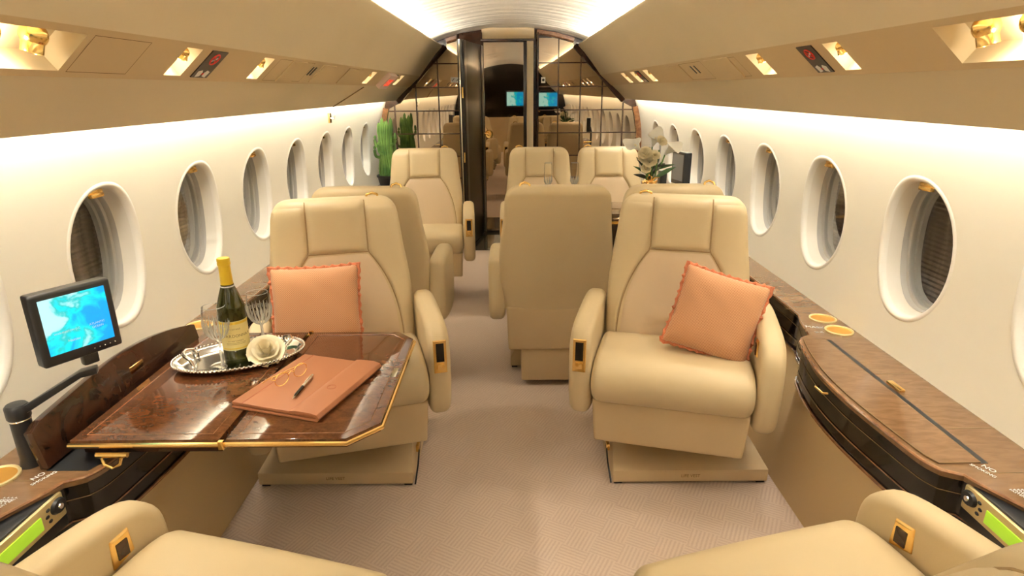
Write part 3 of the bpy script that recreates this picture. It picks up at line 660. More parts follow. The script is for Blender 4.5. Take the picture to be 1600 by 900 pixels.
# ------------------------------------------------------------------ seats
def back_fns(wb):
    def cl(v): return -.005 + .165 * v ** 1.05
    def ch(v): return .385 + .565 * v
    def hw(v):
        b = wb / 2; base = b * (.965 + .035 * math.sin(PI * min(1, v / .7)) - .10 * max(0, (v - .45) / .55) ** 1.4)
        if v > .90: t_ = (v - .90) / .10; base -= .055 * (1 - math.sqrt(max(0, 1 - t_ * t_ * .97)))
        return base
    def th(v):
        t_ = .135 - .03 * v
        if v > .93: t_ *= math.sqrt(max(.0, 1 - ((v - .93) / .07) ** 2 * .72))
        return t_
    return cl, ch, hw, th
mesh_cache = {}
def seat_meshes(ws, wb):
    key = (ws, wb)
    if key in mesh_cache: return mesh_cache[key]
    cl, ch, hw, th = back_fns(wb); R = {}
    def cy(v): return cl(v) + (.135 - .03 * v) / 2
    def surf(x, v, proud):
        h_ = hw(v); q = min(.9999, abs(x) / h_); y = cy(v) - th(v) / 2 * (1 - q ** 4.5) ** (1 / 4.5)
        return (x, y - proud, ch(v) + proud * .25)
    # shell
    rs = []
    vs_ = [i / 26 * .93 for i in range(27)] + [.93 + .07 * i / 7 for i in range(1, 8)]
    for v in vs_:
        r_ = []
        for j in range(44):
            a = 2 * PI * j / 44; c_, s2 = math.cos(a), math.sin(a)
            r_.append((hw(v) * math.copysign(abs(c_) ** .42, c_), cy(v) + th(v) / 2 * math.copysign(abs(s2) ** .42, s2), ch(v)))
        rs.append(r_)
    R['backrest'] = MB().rings(rs).mesh('backrest', M['leather_dark'] if 0 else M['leather'], 50)
    def pil(u, k=6): return max(0, 1 - abs(2 * u - 1) ** k)
    def xs(v):
        f = wb / .5
        return (.103 if v >= .68 else .103 + .102 * (1 - (v / .68) ** 3)) * f
    NV = 40
    for sg in (-1, 1):
        rows = []
        for i in range(NV + 1):
            v = .01 + .965 * i / NV; x0, x1 = xs(v) + .001, hw(v) * .992; row = []
            for j in range(17):
                u = j / 16; pr = -.004 + .013 * pil(u, 8) ** .6 * (pil(i / NV, 14) ** .5)
                row.append(surf(sg * (x0 + (x1 - x0) * u), v, pr))
            rows.append(row)
        R['bolster%d' % sg] = MB().grid(rows).mesh('bolster', M['leather'], 70)
    def patch(v0, v1, amp, k, n=24):
        rows = []
        for i in range(n + 1):
            v = v0 + (v1 - v0) * i / n; row = []
            for j in range(21):
                u = j / 20; pr = -.004 + amp * pil(u, k) ** .6 * pil(i / n, k + 6) ** .6
                row.append(surf((2 * u - 1) * (xs(v) - .001), v, pr))
            rows.append(row)
        return MB().grid(rows)
    R['centre_panel'] = patch(.0, .678, .0105, 10, 30).mesh('centre_panel', M['leather_panel'], 70)
    R['headrest'] = patch(.682, 1.0, .021, 8).mesh('headrest', M['leather'], 70)
    sm = MB()
    for sg in (-1, 1):
        sm.tube([surf(sg * xs(.01 + .98 * i / 40), .01 + .98 * i / 40, .0008) for i in range(41)], .0022, 5)
    sm.tube([surf(x * xs(.69), .68, .0008) for x in (-1, -.5, 0, .5, 1)], .0022, 5)
    R['seam'] = sm.mesh('back_seam', M['leather_seam'], 60)
    prof = cr([(-.255, .345), (-.295, .350), (-.322, .385), (-.33, .43), (-.308, .472), (-.25, .493), (-.12, .488), (.03, .470), (.06, .44), (.06, .36), (-.1, .345)], 4)
    R['seat_cushion'] = loft_x(prof, ws, .03, 6, .004).mesh('seat_cushion', M['leather'], 60)
    R['skirt'] = MB().rings([[(-ws / 2 + .012, -.275, .19), (ws / 2 - .012, -.275, .19), (ws / 2 - .012, .13, .19), (-ws / 2 + .012, .13, .19)],
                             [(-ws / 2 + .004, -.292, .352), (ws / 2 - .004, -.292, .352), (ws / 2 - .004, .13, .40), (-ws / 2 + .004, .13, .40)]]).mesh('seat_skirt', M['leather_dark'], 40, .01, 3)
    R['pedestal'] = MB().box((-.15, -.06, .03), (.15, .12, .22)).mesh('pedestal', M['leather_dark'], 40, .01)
    mesh_cache[key] = R; return R
armprof = cr([(-.25, .285), (-.292, .32), (-.312, .40), (-.316, .50), (-.300, .565), (-.24, .602), (-.10, .614), (.08, .612), (.125, .575), (.14, .42), (.10, .33), (-.1, .285)], 4)
ARM = {}
def arm_mesh(w_):
    if w_ not in ARM: ARM[w_] = loft_x(armprof, w_, .026, 6, .0).mesh('armrest', M['leather'], 60)
    return ARM[w_]
bz = MB(); bz.rings([[(-.021, 0, -.055), (.021, 0, -.055), (.021, 0, .055), (-.021, 0, .055)], [(-.019, -.005, -.053), (.019, -.005, -.053), (.019, -.005, .053), (-.019, -.005, .053)],
        [(-.013, -.004, -.047), (.013, -.004, -.047), (.013, -.004, .047), (-.013, -.004, .047)]]); BEZEL = bz.mesh('gold_bezel', M['gold'], 30)
BINS = MB().box((-.0125, -.0052, -.016), (.0125, -.003, .045)).mesh('bezel_insert', M['black_gloss'])
BBTN = MB().box((-.011, -.007, -.043), (.011, -.003, -.022)).mesh('bezel_button', M['gold'], 30, .002)
LATCH = MB(); LATCH.rings([[(0, -.024, -.032), (0, .026, -.020), (0, .022, .034), (0, -.020, .030)], [(.005, -.021, -.028), (.005, .022, -.017), (.005, .018, .030), (.005, -.016, .026)]]); LATCH = LATCH.mesh('gold_latch', M['gold'], 30, .002)
LGRIP = MB().box((.004, -.012, -.016), (.007, .012, .018)).mesh('latch_grip', M['dark_wood'], 30, .001)
HOOK = MB().tube([(-.022, .01, 0), (-.018, .0, .014), (0, -.006, .02), (.018, 0, .014), (.022, .01, 0)], .0045, 8).mesh('coat_hook', M['gold'], 60)
def seat(label, x, y, rot, aisle, ws=.5, wb=.5, arms=(1, 1), base=(-.19, .22, .54), base_rot=None, group='cream leather cabin seats', lift=0, lowered=None, far=False, yb=0, bx=0, adz=0, rec=0, odz=0):
    """aisle: +1/-1 local x side nearest the aisle"""
    t = thing('cabin_seat', label, 'seat', (x, y, 0), rot, group); R = seat_meshes(ws, wb)
    th_r = -R_(rec); bl0 = (0, yb + .4 * math.sin(th_r), .4 * (1 - math.cos(th_r))); link('backrest', R['backrest'], t, bl0, (th_r, 0, 0))
    for nm, k in (('bolster', 'bolster-1'), ('bolster', 'bolster1'), ('centre_panel', 'centre_panel'), ('headrest', 'headrest'), ('back_seam', 'seam'), ('seat_cushion', 'seat_cushion'), ('seat_skirt', 'skirt'), ('pedestal', 'pedestal')):
        isb = k in ('bolster-1', 'bolster1', 'centre_panel', 'headrest', 'seam'); link(nm, R[k], t, bl0 if isb else (0, 0, 0), (th_r if isb else 0, 0, 0))
    br = -rot if base_rot is None else base_rot
    y0, y1, wd = base
    e = bpy.data.meshes
    b = MB().rings([[(-wd / 2, y0, 0.012), (wd / 2, y0, 0.012), (wd / 2, y1, 0.012), (-wd / 2, y1, 0.012)],
                    [(-wd / 2, y0, .058), (wd / 2, y0, .058), (wd / 2, y1, .058), (-wd / 2, y1, .058)],
                    [(-wd / 2 + .02, y0 + .14, .10), (wd / 2 - .02, y0 + .14, .10), (wd / 2 - .02, y1, .10), (-wd / 2 + .02, y1, .10)]])
    b.xf(Matrix.Rotation(br, 4, 'Z') @ Matrix.Translation((bx, 0, 0)))
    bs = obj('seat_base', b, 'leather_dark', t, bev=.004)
    for sg in (-1, 1):
        for yy in (y0 + .03, y1 - .03):
            fb = MB().box((sg * (wd / 2 - .02) - .014, yy - .02, 0), (sg * (wd / 2 - .02) + .014, yy + .02, .016)); fb.xf(Matrix.Rotation(br, 4, 'Z') @ Matrix.Translation((bx, 0, 0))); obj('track_foot', fb, 'black', bs)
    if not far:
        text('vest_label', 'LIFE VEST', .016, 'print', bs, Matrix.Rotation(br, 4, 'Z') @ frame((bx, y0 - .001, .036), (1, 0, 0), (0, 0, 1)))
        s2 = aisle if abs(rot) < 1.5 else -aisle
        pc = MB().tube([(s2 * (wd / 2 + .006), y0 + .15, .10), (s2 * (wd / 2 + .012), y0 + .05, .06), (s2 * (wd / 2 + .006), y0, .01)], .003, 6); pc.xf(Matrix.Rotation(br, 4, 'Z') @ Matrix.Translation((bx, 0, 0))); obj('release_cable', pc, 'black', bs)
        kb = MB().box((s2 * (wd / 2 + .004) - .006, y0 + .10, .075), (s2 * (wd / 2 + .004) + .006, y0 + .13, .10)); kb.xf(Matrix.Rotation(br, 4, 'Z') @ Matrix.Translation((bx, 0, 0))); obj('release_knob', kb, 'gold', bs, bev=.002)
    aw = .072
    for sg, on in ((-1, arms[0]), (1, arms[1])):
        if not on: continue
        w_ = aw if on == 1 else on
        ax = sg * (ws / 2 + w_ / 2 + .002)
        z = -.2 if lowered == sg else adz + (odz if sg != aisle else 0)
        a = link('armrest', arm_mesh(w_), t, (ax, 0, z))
        if lowered == sg: a.scale = (1, .8, 1)
        if sg == aisle and lowered != sg:
            bzo = link('gold_bezel', BEZEL, a, (0, -.316, .515), (R_(-3), 0, 0)); 
            for nm, me in (('bezel_insert', BINS), ('bezel_button', BBTN)):
                o2 = link(nm, me, a, (0, -.316, .515), (R_(-3), 0, 0))
        elif sg != aisle:
            lt_ = link('gold_latch', LATCH, a, (-sg * w_ / 2, -.20, .545), (0, 0, PI if sg > 0 else 0)); 
            link('latch_grip', LGRIP, a, (-sg * w_ / 2, -.20, .545), (0, 0, PI if sg > 0 else 0))
    cl, ch, hw, th = back_fns(wb)
    link('coat_hook', HOOK, t, (aisle * .135, cl(.97) + .06 + yb + (.55 * math.sin(-th_r)), ch(.985) + .002))
    return t
seat('cream leather seat facing the camera behind the laid walnut table, orange cushion on it', -.59, 2.0, R_(15), 1, bx=-.03, odz=-.062)
seat('cream leather seat facing the camera right of the aisle, tilted orange cushion on it', .572, 2.0, R_(-15), -1, bx=.045)
seat('cream leather seat at the bottom left corner, seen from behind', -.545, .67, R_(180 - 15.5), -1, lowered=-1, yb=-.125, adz=-.035, rec=16.5)
seat('cream leather seat at the bottom right corner, seen from behind', .545, .685, R_(180 + 15.5), 1, lowered=1, yb=-.125, adz=-.035, rec=16.5)
seat('cream leather seat with its back to the camera, mid cabin beside the aisle', .19, 2.68, PI, 1, .44, .49, (0.05, 1), (-.42, -.08, .40), base_rot=0)
seat('cream leather seat back to back with the front right seat, by the wall', .665, 2.68, PI, -1, .41, .45, (.05, 0), (-.42, -.08, .40), base_rot=0)
seat('cream leather seat back to back with the front left seat', -.60, 2.68, PI, -1, .46, .48, (1, 1), (-.42, -.08, .40), base_rot=0)
seat('cream leather seat facing the camera alone on the left near the cactus', -.565, 3.96, R_(4), 1, .49, .49, (.06, 1), (-.2, .1, .30), base_rot=0, far=True)
seat('cream leather seat facing the camera on the far side of the dining table, aisle side', .19, 3.97, 0, -1, .42, .45, (.05, .05), (-.2, .2, .40), far=True)
seat('cream leather seat facing the camera on the far side of the dining table, wall side', .652, 3.97, 0, -1, .40, .45, (0, .05), (-.2, .2, .40), far=True)

# ------------------------------------------------------------------ cushions
def cushion(label, w_, h_, d_, mtx):
    n = 30; top, bot = [], []
    rws = {1: [], -1: []}
    for sgn in (1, -1):
        for i in range(n + 1):
            row = []
            for j in range(n + 1):
                u, v = 2 * j / n - 1, 2 * i / n - 1
                pinch = 1 - .055 * (1 - v * v) * abs(u) ** 3 * 1
                pinch2 = 1 - .055 * (1 - u * u) * abs(v) ** 3
                th_ = d_ / 2 * (max(0, (1 - u ** 4) * (1 - v ** 4))) ** .55
                wr = .004 * math.sin(9 * u + 3 * v) * math.sin(7 * v) * (1 - th_ / d_ * 2 * .6)
                row.append((u * w_ / 2 * pinch, v * h_ / 2 * pinch2, sgn * (th_ + (wr if th_ > .002 else 0))))
            rws[sgn].append(row)
    mb = MB().grid(rws[1]).grid([r_[::-1] for r_ in rws[-1]])
    me = mb.mesh('cushion_cover', M['pillow'], 180)
    bm = bmesh.new(); bm.from_mesh(me); bmesh.ops.remove_doubles(bm, verts=bm.verts, dist=1e-5); bmesh.ops.recalc_face_normals(bm, faces=bm.faces); bm.to_mesh(me); bm.free(); me.shade_smooth()
    t = thing('cushion', label, 'cushion', (0, 0, 0), 0, 'orange woven cushions'); t.matrix_world = mtx
    link('cushion_cover', me, t)
    per = [rws[1][0][j] for j in range(n)] + [rws[1][i][n] for i in range(n)] + [rws[1][n][n - j] for j in range(n)] + [rws[1][n - i][0] for i in range(n)]
    pts = []
    for i, p in enumerate(per): pts.append((p[0] + .003 * math.sin(i * 2.1), p[1] + .003 * math.cos(i * 2.1), .0035 * math.sin(i * 2.6)))
    obj('braid', MB().tube(pts, [.0065 + .0015 * (i % 2) for i in range(len(pts))], 7, True), 'braid', t)
    return t
def pose(c, rz, tilt, spin):
    return Matrix.Translation(c) @ Matrix.Rotation(rz, 4, 'Z') @ Matrix.Rotation(PI / 2 - tilt, 4, 'X') @ Matrix.Rotation(spin, 4, 'Z')
cushion('orange woven cushion propped upright on the front left seat behind the table', .29, .29, .13, pose((-.655, 1.92, .625), R_(14), R_(20), R_(-1)))
cushion('orange woven cushion leaning at a tilt on the front right seat', .275, .275, .12, pose((.665, 1.86, .615), R_(-16), R_(22), R_(-14)))

# ------------------------------------------------------------------ walnut table with its setting
TZ = .58
t = thing('folding_table', 'glossy walnut folding table with gold edge, pulled out on the left with drinks laid', 'table', (-.65, 1.5, TZ))
tl = [(-1.0, 1.185), (-.372, 1.185), (-.305, 1.255), (-.305, 1.765), (-.365, 1.83), (-1.0, 1.83)]
tl = [(x + .65, y - 1.5) for x, y in tl]
def insetp(p, d):
    cx = sum(a for a, b in p) / len(p); cy_ = sum(b for a, b in p) / len(p); out = []
    n_ = len(p)
    for i in range(n_):
        a, b, c_ = Vector(p[i - 1]), Vector(p[i]), Vector(p[(i + 1) % n_]); d1 = (b - a).normalized(); d2 = (c_ - b).normalized()
        n1 = Vector((-d1.y, d1.x)); n2 = Vector((-d2.y, d2.x)); m_ = (n1 + n2); m_ = m_ / max(.2, (1 + n1.dot(n2)))
        out.append(tuple(b + m_ * d))
    return out
sx_ = -.652 + .65
lf = [tl[0], (sx_ - .001, tl[0][1]), (sx_ - .001, tl[5][1]), tl[5]]
rt = [(sx_ + .001, tl[0][1])] + tl[1:5] + [(sx_ + .001, tl[5][1])]
for pl_ in (lf, rt):
    lv = obj('table_leaf', MB().prism(insetp(pl_, .006), -.022, 0), 'burl', t, bev=.0015)
    q = insetp(pl_, .03); obj('inlay_line', MB().tube([(a, b, .0001) for a, b in q], .0012, 4, True), 'trim_wood', lv)
    q = insetp(pl_, .003); e_ = MB()
    q3 = [(a, b, -.012) for a, b in q]
    if pl_ is lf: q3 = [q3[3], q3[0], q3[1]][0:0] or [(q[0][0], q[0][1], -.011), (q[1][0], q[1][1], -.011)]
    if pl_ is rt: q3 = [(a, b, -.011) for a, b in q]
    obj('gold_edge', MB().tube(q3, .0055, 8), 'gold', lv)
    if pl_ is lf: obj('gold_edge', MB().tube([(q[3][0], q[3][1], -.011), (q[2][0], q[2][1], -.011)], .0055, 8), 'gold', lv)
obj('hinge', MB().box((sx_ - .006, tl[0][1] - .006, -.02), (sx_ + .006, tl[0][1] + .004, .001)), 'gold', t, bev=.001)
obj('hinge', MB().box((sx_ - .006, tl[5][1] - .004, -.02), (sx_ + .006, tl[5][1] + .006, .001)), 'gold', t, bev=.001)
obj('catch_plate', MB().box((.318, -.005, -.001), (.332, .05, .0015)), 'silver', t, bev=.0005)
obj('support_rail', MB().box((-.34, -.28, -.05), (-.02, -.24, -.022)), 'dark_wood', t, bev=.003)
obj('support_rail', MB().box((-.34, .24, -.05), (-.02, .28, -.022)), 'dark_wood', t, bev=.003)
lt = MB().tube([(-.285, -.318, -.032), (-.215, -.318, -.032)], .006); lt.tube([(-.272, -.32, -.038), (-.268, -.324, -.052), (-.250, -.325, -.062), (-.232, -.324, -.052), (-.229, -.32, -.038)], .0035)
obj('table_latch', lt, 'gold', t)

# tray
TR = thing('serving_tray', 'oval silver serving tray with beaded rim and scroll handles on the walnut table', 'tray', (-.79, 1.62, TZ + .001), R_(22))
a_, b_ = .178, .112
def tring(k, z, wav=0, n=96): return [((a_ + k) * math.cos(2 * PI * j / n) * (1 + wav * abs(math.sin(4 * PI * j / n))), (b_ + k) * math.sin(2 * PI * j / n) * (1 + wav * abs(math.sin(4 * PI * j / n))), z) for j in range(n)]
tm = MB(); c_ = [[(x * .001, y * .001, .003) for x, y, z in tring(0, 0)]]
tm.rings(c_ + [tring(-.05, .003), tring(-.03, .003), tring(-.024, .006), tring(-.012, .016, .0), tring(-.004, .019, .012), tring(.0, .0165, .016), tring(-.003, .012, .01), tring(-.028, .0), ], True, True)
obj('tray_dish', tm, 'silver', TR, ang=50)
bd = MB()
for j in range(96):
    p = tring(-.001, .019, .014)[j]; bd.sphere(p, .0036, 5)
bo = obj('beaded_rim', bd, 'silver', TR); bo['kind'] = 'stuff'
for sg in (-1, 1):
    obj('tray_handle', MB().tube([(sg * .118, -.045, .014), (sg * .125, -.04, .035), (sg * .14, -.02, .042), (sg * .143, 0, .044), (sg * .14, .02, .042), (sg * .125, .04, .035), (sg * .118, .045, .014)], [.005, .005, .006, .004, .006, .005, .005], 8), 'silver', TR)
    obj('tray_scroll', MB().tube([(sg * (.12 + .012 * (1 - k / 16) * math.cos(k * .6)), .06 + .012 * (1 - k / 16) * math.sin(k * .6), .016) for k in range(16)], .003, 6), 'silver', TR)

# bottle
bt = thing('wine_bottle', 'green wine bottle with yellow foil and pale yellow label on the silver tray', 'bottle', (-.792, 1.612, TZ + .0045), R_(26))
bp = [(.0005, .004), (.028, .002), (.0355, .004), (.037, .012), (.037, .15), (.035, .17), (.026, .20), (.0175, .225), (.0145, .25), (.0143, .30)]
obj('glass_body', MB().lathe([(r_, z) for r_, z in cr(bp, 3, False)], 40, cap=True), 'bottle_glass', bt, ang=50)
obj('wine', MB().lathe([(.0005, .01), (.033, .012), (.0335, .15), (.031, .168), (.022, .2), (.012, .225), (.0005, .226)], 32), 'wine', bt)
obj('foil_cap', MB().lathe([(.0168, .228), (.0158, .25), (.0155, .282), (.0172, .284), (.0175, .290), (.0165, .292), (.0172, .295), (.0172, .300), (.0160, .303), (.0005, .3035)], 32), 'foil', bt)
obj('foil_band', MB().lathe([(.0172, .226), (.0185, .222), (.0172, .219)], 32), 'white', bt)
def curved(r_, a0, a1, z0, z1, n=24): return MB().grid([[(r_ * math.sin(a0 + (a1 - a0) * i / n), -r_ * math.cos(a0 + (a1 - a0) * i / n), z) for i in range(n + 1)] for z in (z0, z1)])
lb = obj('paper_label', curved(.0376, -1.35, 1.35, .042, .128), 'label', bt)
obj('label_stripe', curved(.0378, -1.35, 1.35, .119, .126), 'label_band', lb); obj('label_stripe', curved(.0378, -1.35, 1.35, .046, .049), 'label_band', lb)
for k, (s_, z, sz) in enumerate((('CHARDONNAY', .085, .0115), ('VINEYARDS', .070, .006), ('VINTAGE', .105, .006))):
    nL = len(s_); stp = sz * .78 / .0378
    for i, chh in enumerate(s_):
        a = (i - (nL - 1) / 2) * stp
        text('label_letter', chh, sz, 'print', lb, frame((.0381 * math.sin(a), -.0381 * math.cos(a), z), (math.cos(a), math.sin(a), 0), (0, 0, 1)), .0001)
for z in (.060, .064): obj('label_line', curved(.0379, -.7, .7, z, z + .0008), 'print', lb)

# wine glasses
def wine_glass(label, x, y, z, rz, cup=True):
    g = thing('wine_glass', label, 'glass', (x, y, z), rz, 'cut crystal wine glasses on the silver tray')
    obj('foot', MB().lathe([(.0005, .006), (.006, .005), (.02, .002), (.034, .0012), (.035, .0004), (.033, 0), (.0005, 0)], 36), 'crystal', g)
    obj('stem', MB().lathe([(.007, .004), (.0042, .012), (.0035, .03), (.0055, .045), (.0035, .055), (.004, .075), (.008, .082)], 6), 'crystal_cut', g, ang=20)
    bw_ = [(.0005, .080), (.012, .083), (.024, .096), (.032, .115), (.0345, .135), (.0335, .158), (.030, .178)]
    o2 = cr(bw_, 3, False); i2 = [(max(.0005, a - .0014), b + .0008) for a, b in o2][::-1]
    obj('bowl', MB().lathe(o2, 40), 'crystal', g, ang=60)
    obj('rim', MB().lathe([(.0300, .1775), (.0306, .1785), (.0300, .1795), (.0292, .1785), (.03, .1775)], 36), 'crystal_cut', g)
    ct = MB()
    for j in range(20):
        a = 2 * PI * j / 20; pts = []
        for q_, (rr, zz) in enumerate([(.014, .085), (.0245, .0965), (.0315, .112), (.0345, .130), (.0347, .143)]): pts.append(((rr + .0002) * math.cos(a), (rr + .0002) * math.sin(a), zz))
        ct.tube(pts, [.0016, .0022, .0026, .0022, .0006], 4)
        a += PI / 20; ct.tube([(.0345 * math.cos(a), .0345 * math.sin(a), .122), (.0350 * math.cos(a), .0350 * math.sin(a), .134)], .0012, 4)
    obj('cut_flutes', ct, 'crystal_cut', g, ang=10)
    return g
wine_glass('cut crystal wine glass in front of the bottle on the silver tray', -.818, 1.567, TZ + .0045, 0)
wine_glass('cut crystal wine glass behind the cream rose, right of the bottle', -.745, 1.685, TZ + .0045, .3)

# roses
def rose(mb, c, r, tilt=(0, 0), seed=0, n=(4, 5, 6, 7)):
    rnd = random.Random(seed); mt = Matrix.Translation(c) @ Matrix.Rotation(tilt[0], 4, 'X') @ Matrix.Rotation(tilt[1], 4, 'Y')
    for ly, cnt in enumerate(n):
        f = (ly + 1) / len(n)
        for k in range(cnt):
            a = 2 * PI * (k + rnd.uniform(-.15, .15)) / cnt + ly * .7; op = .15 + .95 * f ** 1.5; wd = 1.5 * 2 * PI / cnt * .62; g = []
            for i in range(7):
                v = i / 6; row = []
                rad = r * (.10 + (.16 + .60 * f) * math.sin(v * PI / 2) * (.4 + .6 * f) + .16 * f * v ** 5); z = r * ((1.15 - .30 * f) * v ** 1.2 - .22 * f * v ** 5 - .38 * f)
                for j in range(7):
                    u = 2 * j / 6 - 1; aa = a + u * wd * (.35 + .65 * math.sin(PI * (.15 + .6 * v)))
                    rr = rad * (1 + .06 * u * u) + r * .10 * f * v ** 6; zz = z - r * .16 * u * u * v + r * .02 * math.sin(5 * u + k)
                    row.append(tuple(mt @ Vector((rr * math.cos(aa), rr * math.sin(aa), zz))))
                g.append(row)
            mb.grid(g)
    return mb
rt_ = thing('cream_rose', 'single cream rose bloom lying on the silver tray', 'flower', (-.705, 1.60, TZ + .012))
obj('petals', rose(MB(), (0, 0, .020), .046, (.6, .2), 3, (3, 4, 5, 6)), 'petal', rt_, ang=80)
obj('leaf', MB().grid([[(-.055 + .06 * v, .02 + .03 * v + u * .014 * math.sin(PI * v), .004 + .006 * abs(u)) for u in (-1, 0, 1)] for v in [i / 6 for i in range(7)]]), 'leaf', rt_)
obj('leaf', MB().grid([[(.02 + .045 * v, .035 + .03 * v + u * .014 * math.sin(PI * v), .004 + .006 * abs(u)) for u in (-1, 0, 1)] for v in [i / 6 for i in range(7)]]), 'leaf', rt_)

# portfolio, spectacles, pen
pf = thing('portfolio', 'tan leather portfolio with wrap-over flap lying on the walnut table', 'folder', (-.527, 1.437, TZ + .001), R_(-17.5))
obj('back_cover', MB().box((-.125, -.150, 0), (.118, .15, .006)), 'folder', pf, bev=.002)
obj('front_cover', MB().box((-.125, -.148, .008), (.115, .148, .017)), 'folder', pf, bev=.0035)
fl = MB().rings([[(x, y, z) for x, z in ((.045, .0195), (.06, .022), (.10, .0225), (.118, .019), (.124, .010), (.118, .001), (.112, .001), (.116, .010), (.11, .0165), (.06, .017), (.045, .0175))] for y in (-.15, .15)])
obj('flap', fl, 'folder', pf, bev=.001)
obj('seam_line', MB().box((-.095, -.147, .0165), (-.0925, .147, .0175)), 'folder_line', pf)
obj('seam_line', MB().box((.0435, -.149, .0165), (.0455, .149, .0185)), 'folder_line', pf)
obj('embossed_seal', MB().tube([(.075 + .011 * math.cos(k * PI / 10), -.02 + .011 * math.sin(k * PI / 10), .0225) for k in range(20)], .0007, 5, True), 'folder_line', pf)
gl = thing('spectacles', 'thin gold wire spectacles resting on the tan portfolio', 'glasses', (-.578, 1.44, TZ + .022), R_(62))
for sg in (-1, 1):
    e2 = [(sg * .031 + .022 * math.cos(k * PI / 12), 0, .016 + .017 * math.sin(k * PI / 12)) for k in range(24)]
    obj('lens_rim', MB().tube(e2, .0011, 6, True), 'gold', gl); obj('lens', MB().add(e2, [tuple(range(24))]), 'crystal', gl)
    obj('temple', MB().tube([(sg * .053, 0, .022), (sg * .056, .01, .022), (sg * .03, .035, .012), (-sg * .035, .045 + .006 * sg, .004), (-sg * .05, .047 + .006 * sg, -.0)], .001, 6), 'gold', gl)
obj('bridge', MB().tube([(-.009, 0, .02), (0, 0, .025), (.009, 0, .02)], .001, 6), 'gold', gl)
pn = thing('ballpoint_pen', 'silver and dark ballpoint pen lying on the tan portfolio', 'pen', (-.5355, 1.402, TZ + .0235), R_(86))
mtx = Matrix.Rotation(PI / 2, 4, 'Y')
obj('barrel', MB().lathe([(.0008, -.066), (.0022, -.06), (.0042, -.045), (.0045, -.005)], 14, cap=True).xf(mtx), 'black_gloss', pn)
obj('upper_barrel', MB().lathe([(.0047, -.005), (.005, .0), (.0047, .05), (.003, .055), (.003, .063), (.0005, .064)], 14, cap=True).xf(mtx), 'silver', pn)
obj('tip', MB().lathe([(.0006, -.068), (.0024, -.059), (.003, -.053)], 12, cap=True).xf(mtx), 'silver', pn)
obj('clip', MB().box((.012, -.0015, .005), (.055, .0015, .0068)), 'silver', pn, bev=.0005)

# ------------------------------------------------------------------ monitors on arms
def lcd(label, near, far, z0, z1, th_, scr='screen', txt=True, flip=1):
    near = Vector((*near, 0)); far = Vector((*far, 0)); u = (far - near).normalized(); w_ = (far - near).length; hh = z1 - z0
    n_ = Vector((u.y, -u.x, 0)) * flip; mid = (near + far) / 2
    x = u if flip > 0 else -u
    mt = Matrix(((x.x, 0, n_.x, mid.x), (x.y, 0, n_.y, mid.y), (0, 1, 0, (z0 + z1) / 2), (0, 0, 0, 1)))
    t = thing('arm_monitor', label, 'monitor'); t.matrix_world = mt
    obj('housing', MB().box((-w_ / 2, -hh / 2, -th_), (w_ / 2, hh / 2, 0)), 'black', t, bev=.007, seg=3)
    a, b, c_, d = -w_ / 2 + .015, w_ / 2 - .015, -hh / 2 + .024, hh / 2 - .014
    sc = obj('screen', MB().box((a, c_, 0), (b, d, .0008)), scr, t)
    if txt:
        text('map_label', 'ATLANTIC', .0068, 'white_print', sc, Matrix.Translation((.036, -.012, .0012)), .0001)
        text('map_label', 'OCEAN', .0068, 'white_print', sc, Matrix.Translation((.036, -.020, .0012)), .0001)
        text('map_label', 'WASHINGTON D.C.', .0058, 'white_print', sc, Matrix.Translation((-.024, -.012, .0012)), .0001)
        text('map_label', 'Nassau', .0085, 'white_print', sc, Matrix.Translation((-.015, -.034, .0012)), .0001)
        for k in range(5): obj('button', MB().sphere((.02 + .011 * k, -hh / 2 + .012, .0), .0017, 6), 'silver', t)
    return t, mt
t, mt = lcd('small black monitor showing a cyan map, on an arm left of the walnut table', (-.985, 1.168), (-.905, 1.307), .765, .926, .034)
obj('neck', MB().box((-.004, -.105, -.025), (.028, -.075, -.005)), 'black', t, bev=.005)
ma = thing('monitor_arm', 'black swivel arm on a short pole carrying the cyan map monitor', 'monitor arm', (-1.085, 1.185, LZ))
obj('pole', MB().lathe([(.024, 0), (.022, .01), (.020, .02), (.020, .115)], 28, cap=True), 'black', ma)
obj('collar_ring', MB().lathe([(.0205, .112), (.0215, .114), (.0205, .116)], 28), 'silver', ma)
obj('pole_head', MB().lathe([(.021, .116), (.023, .12), (.023, .145), (.019, .150), (.0005, .151)], 28, cap=True), 'black', ma)
obj('arm_bar', MB().rings([[(.01, -.014, .122), (.01, .014, .122), (.01, .014, .142), (.01, -.014, .142)], [(.115, .052, .185), (.105, .075, .185), (.105, .075, .200), (.115, .052, .200)], [(.145, .066, .188), (.135, .088, .188), (.135, .088, .205), (.145, .066, .205)]]), 'black', ma, bev=.004)
t, _ = lcd('small black monitor with a grey blank screen on the right wall beyond the seats', (.985, 3.50), (.955, 3.66), .785, .972, .045, 'screen_off', False, -1)
obj('wall_bracket', MB().tube([(0, -.02, -.04), (0, -.10, -.06), (0, -.25, -.06)], .012), 'black', t)

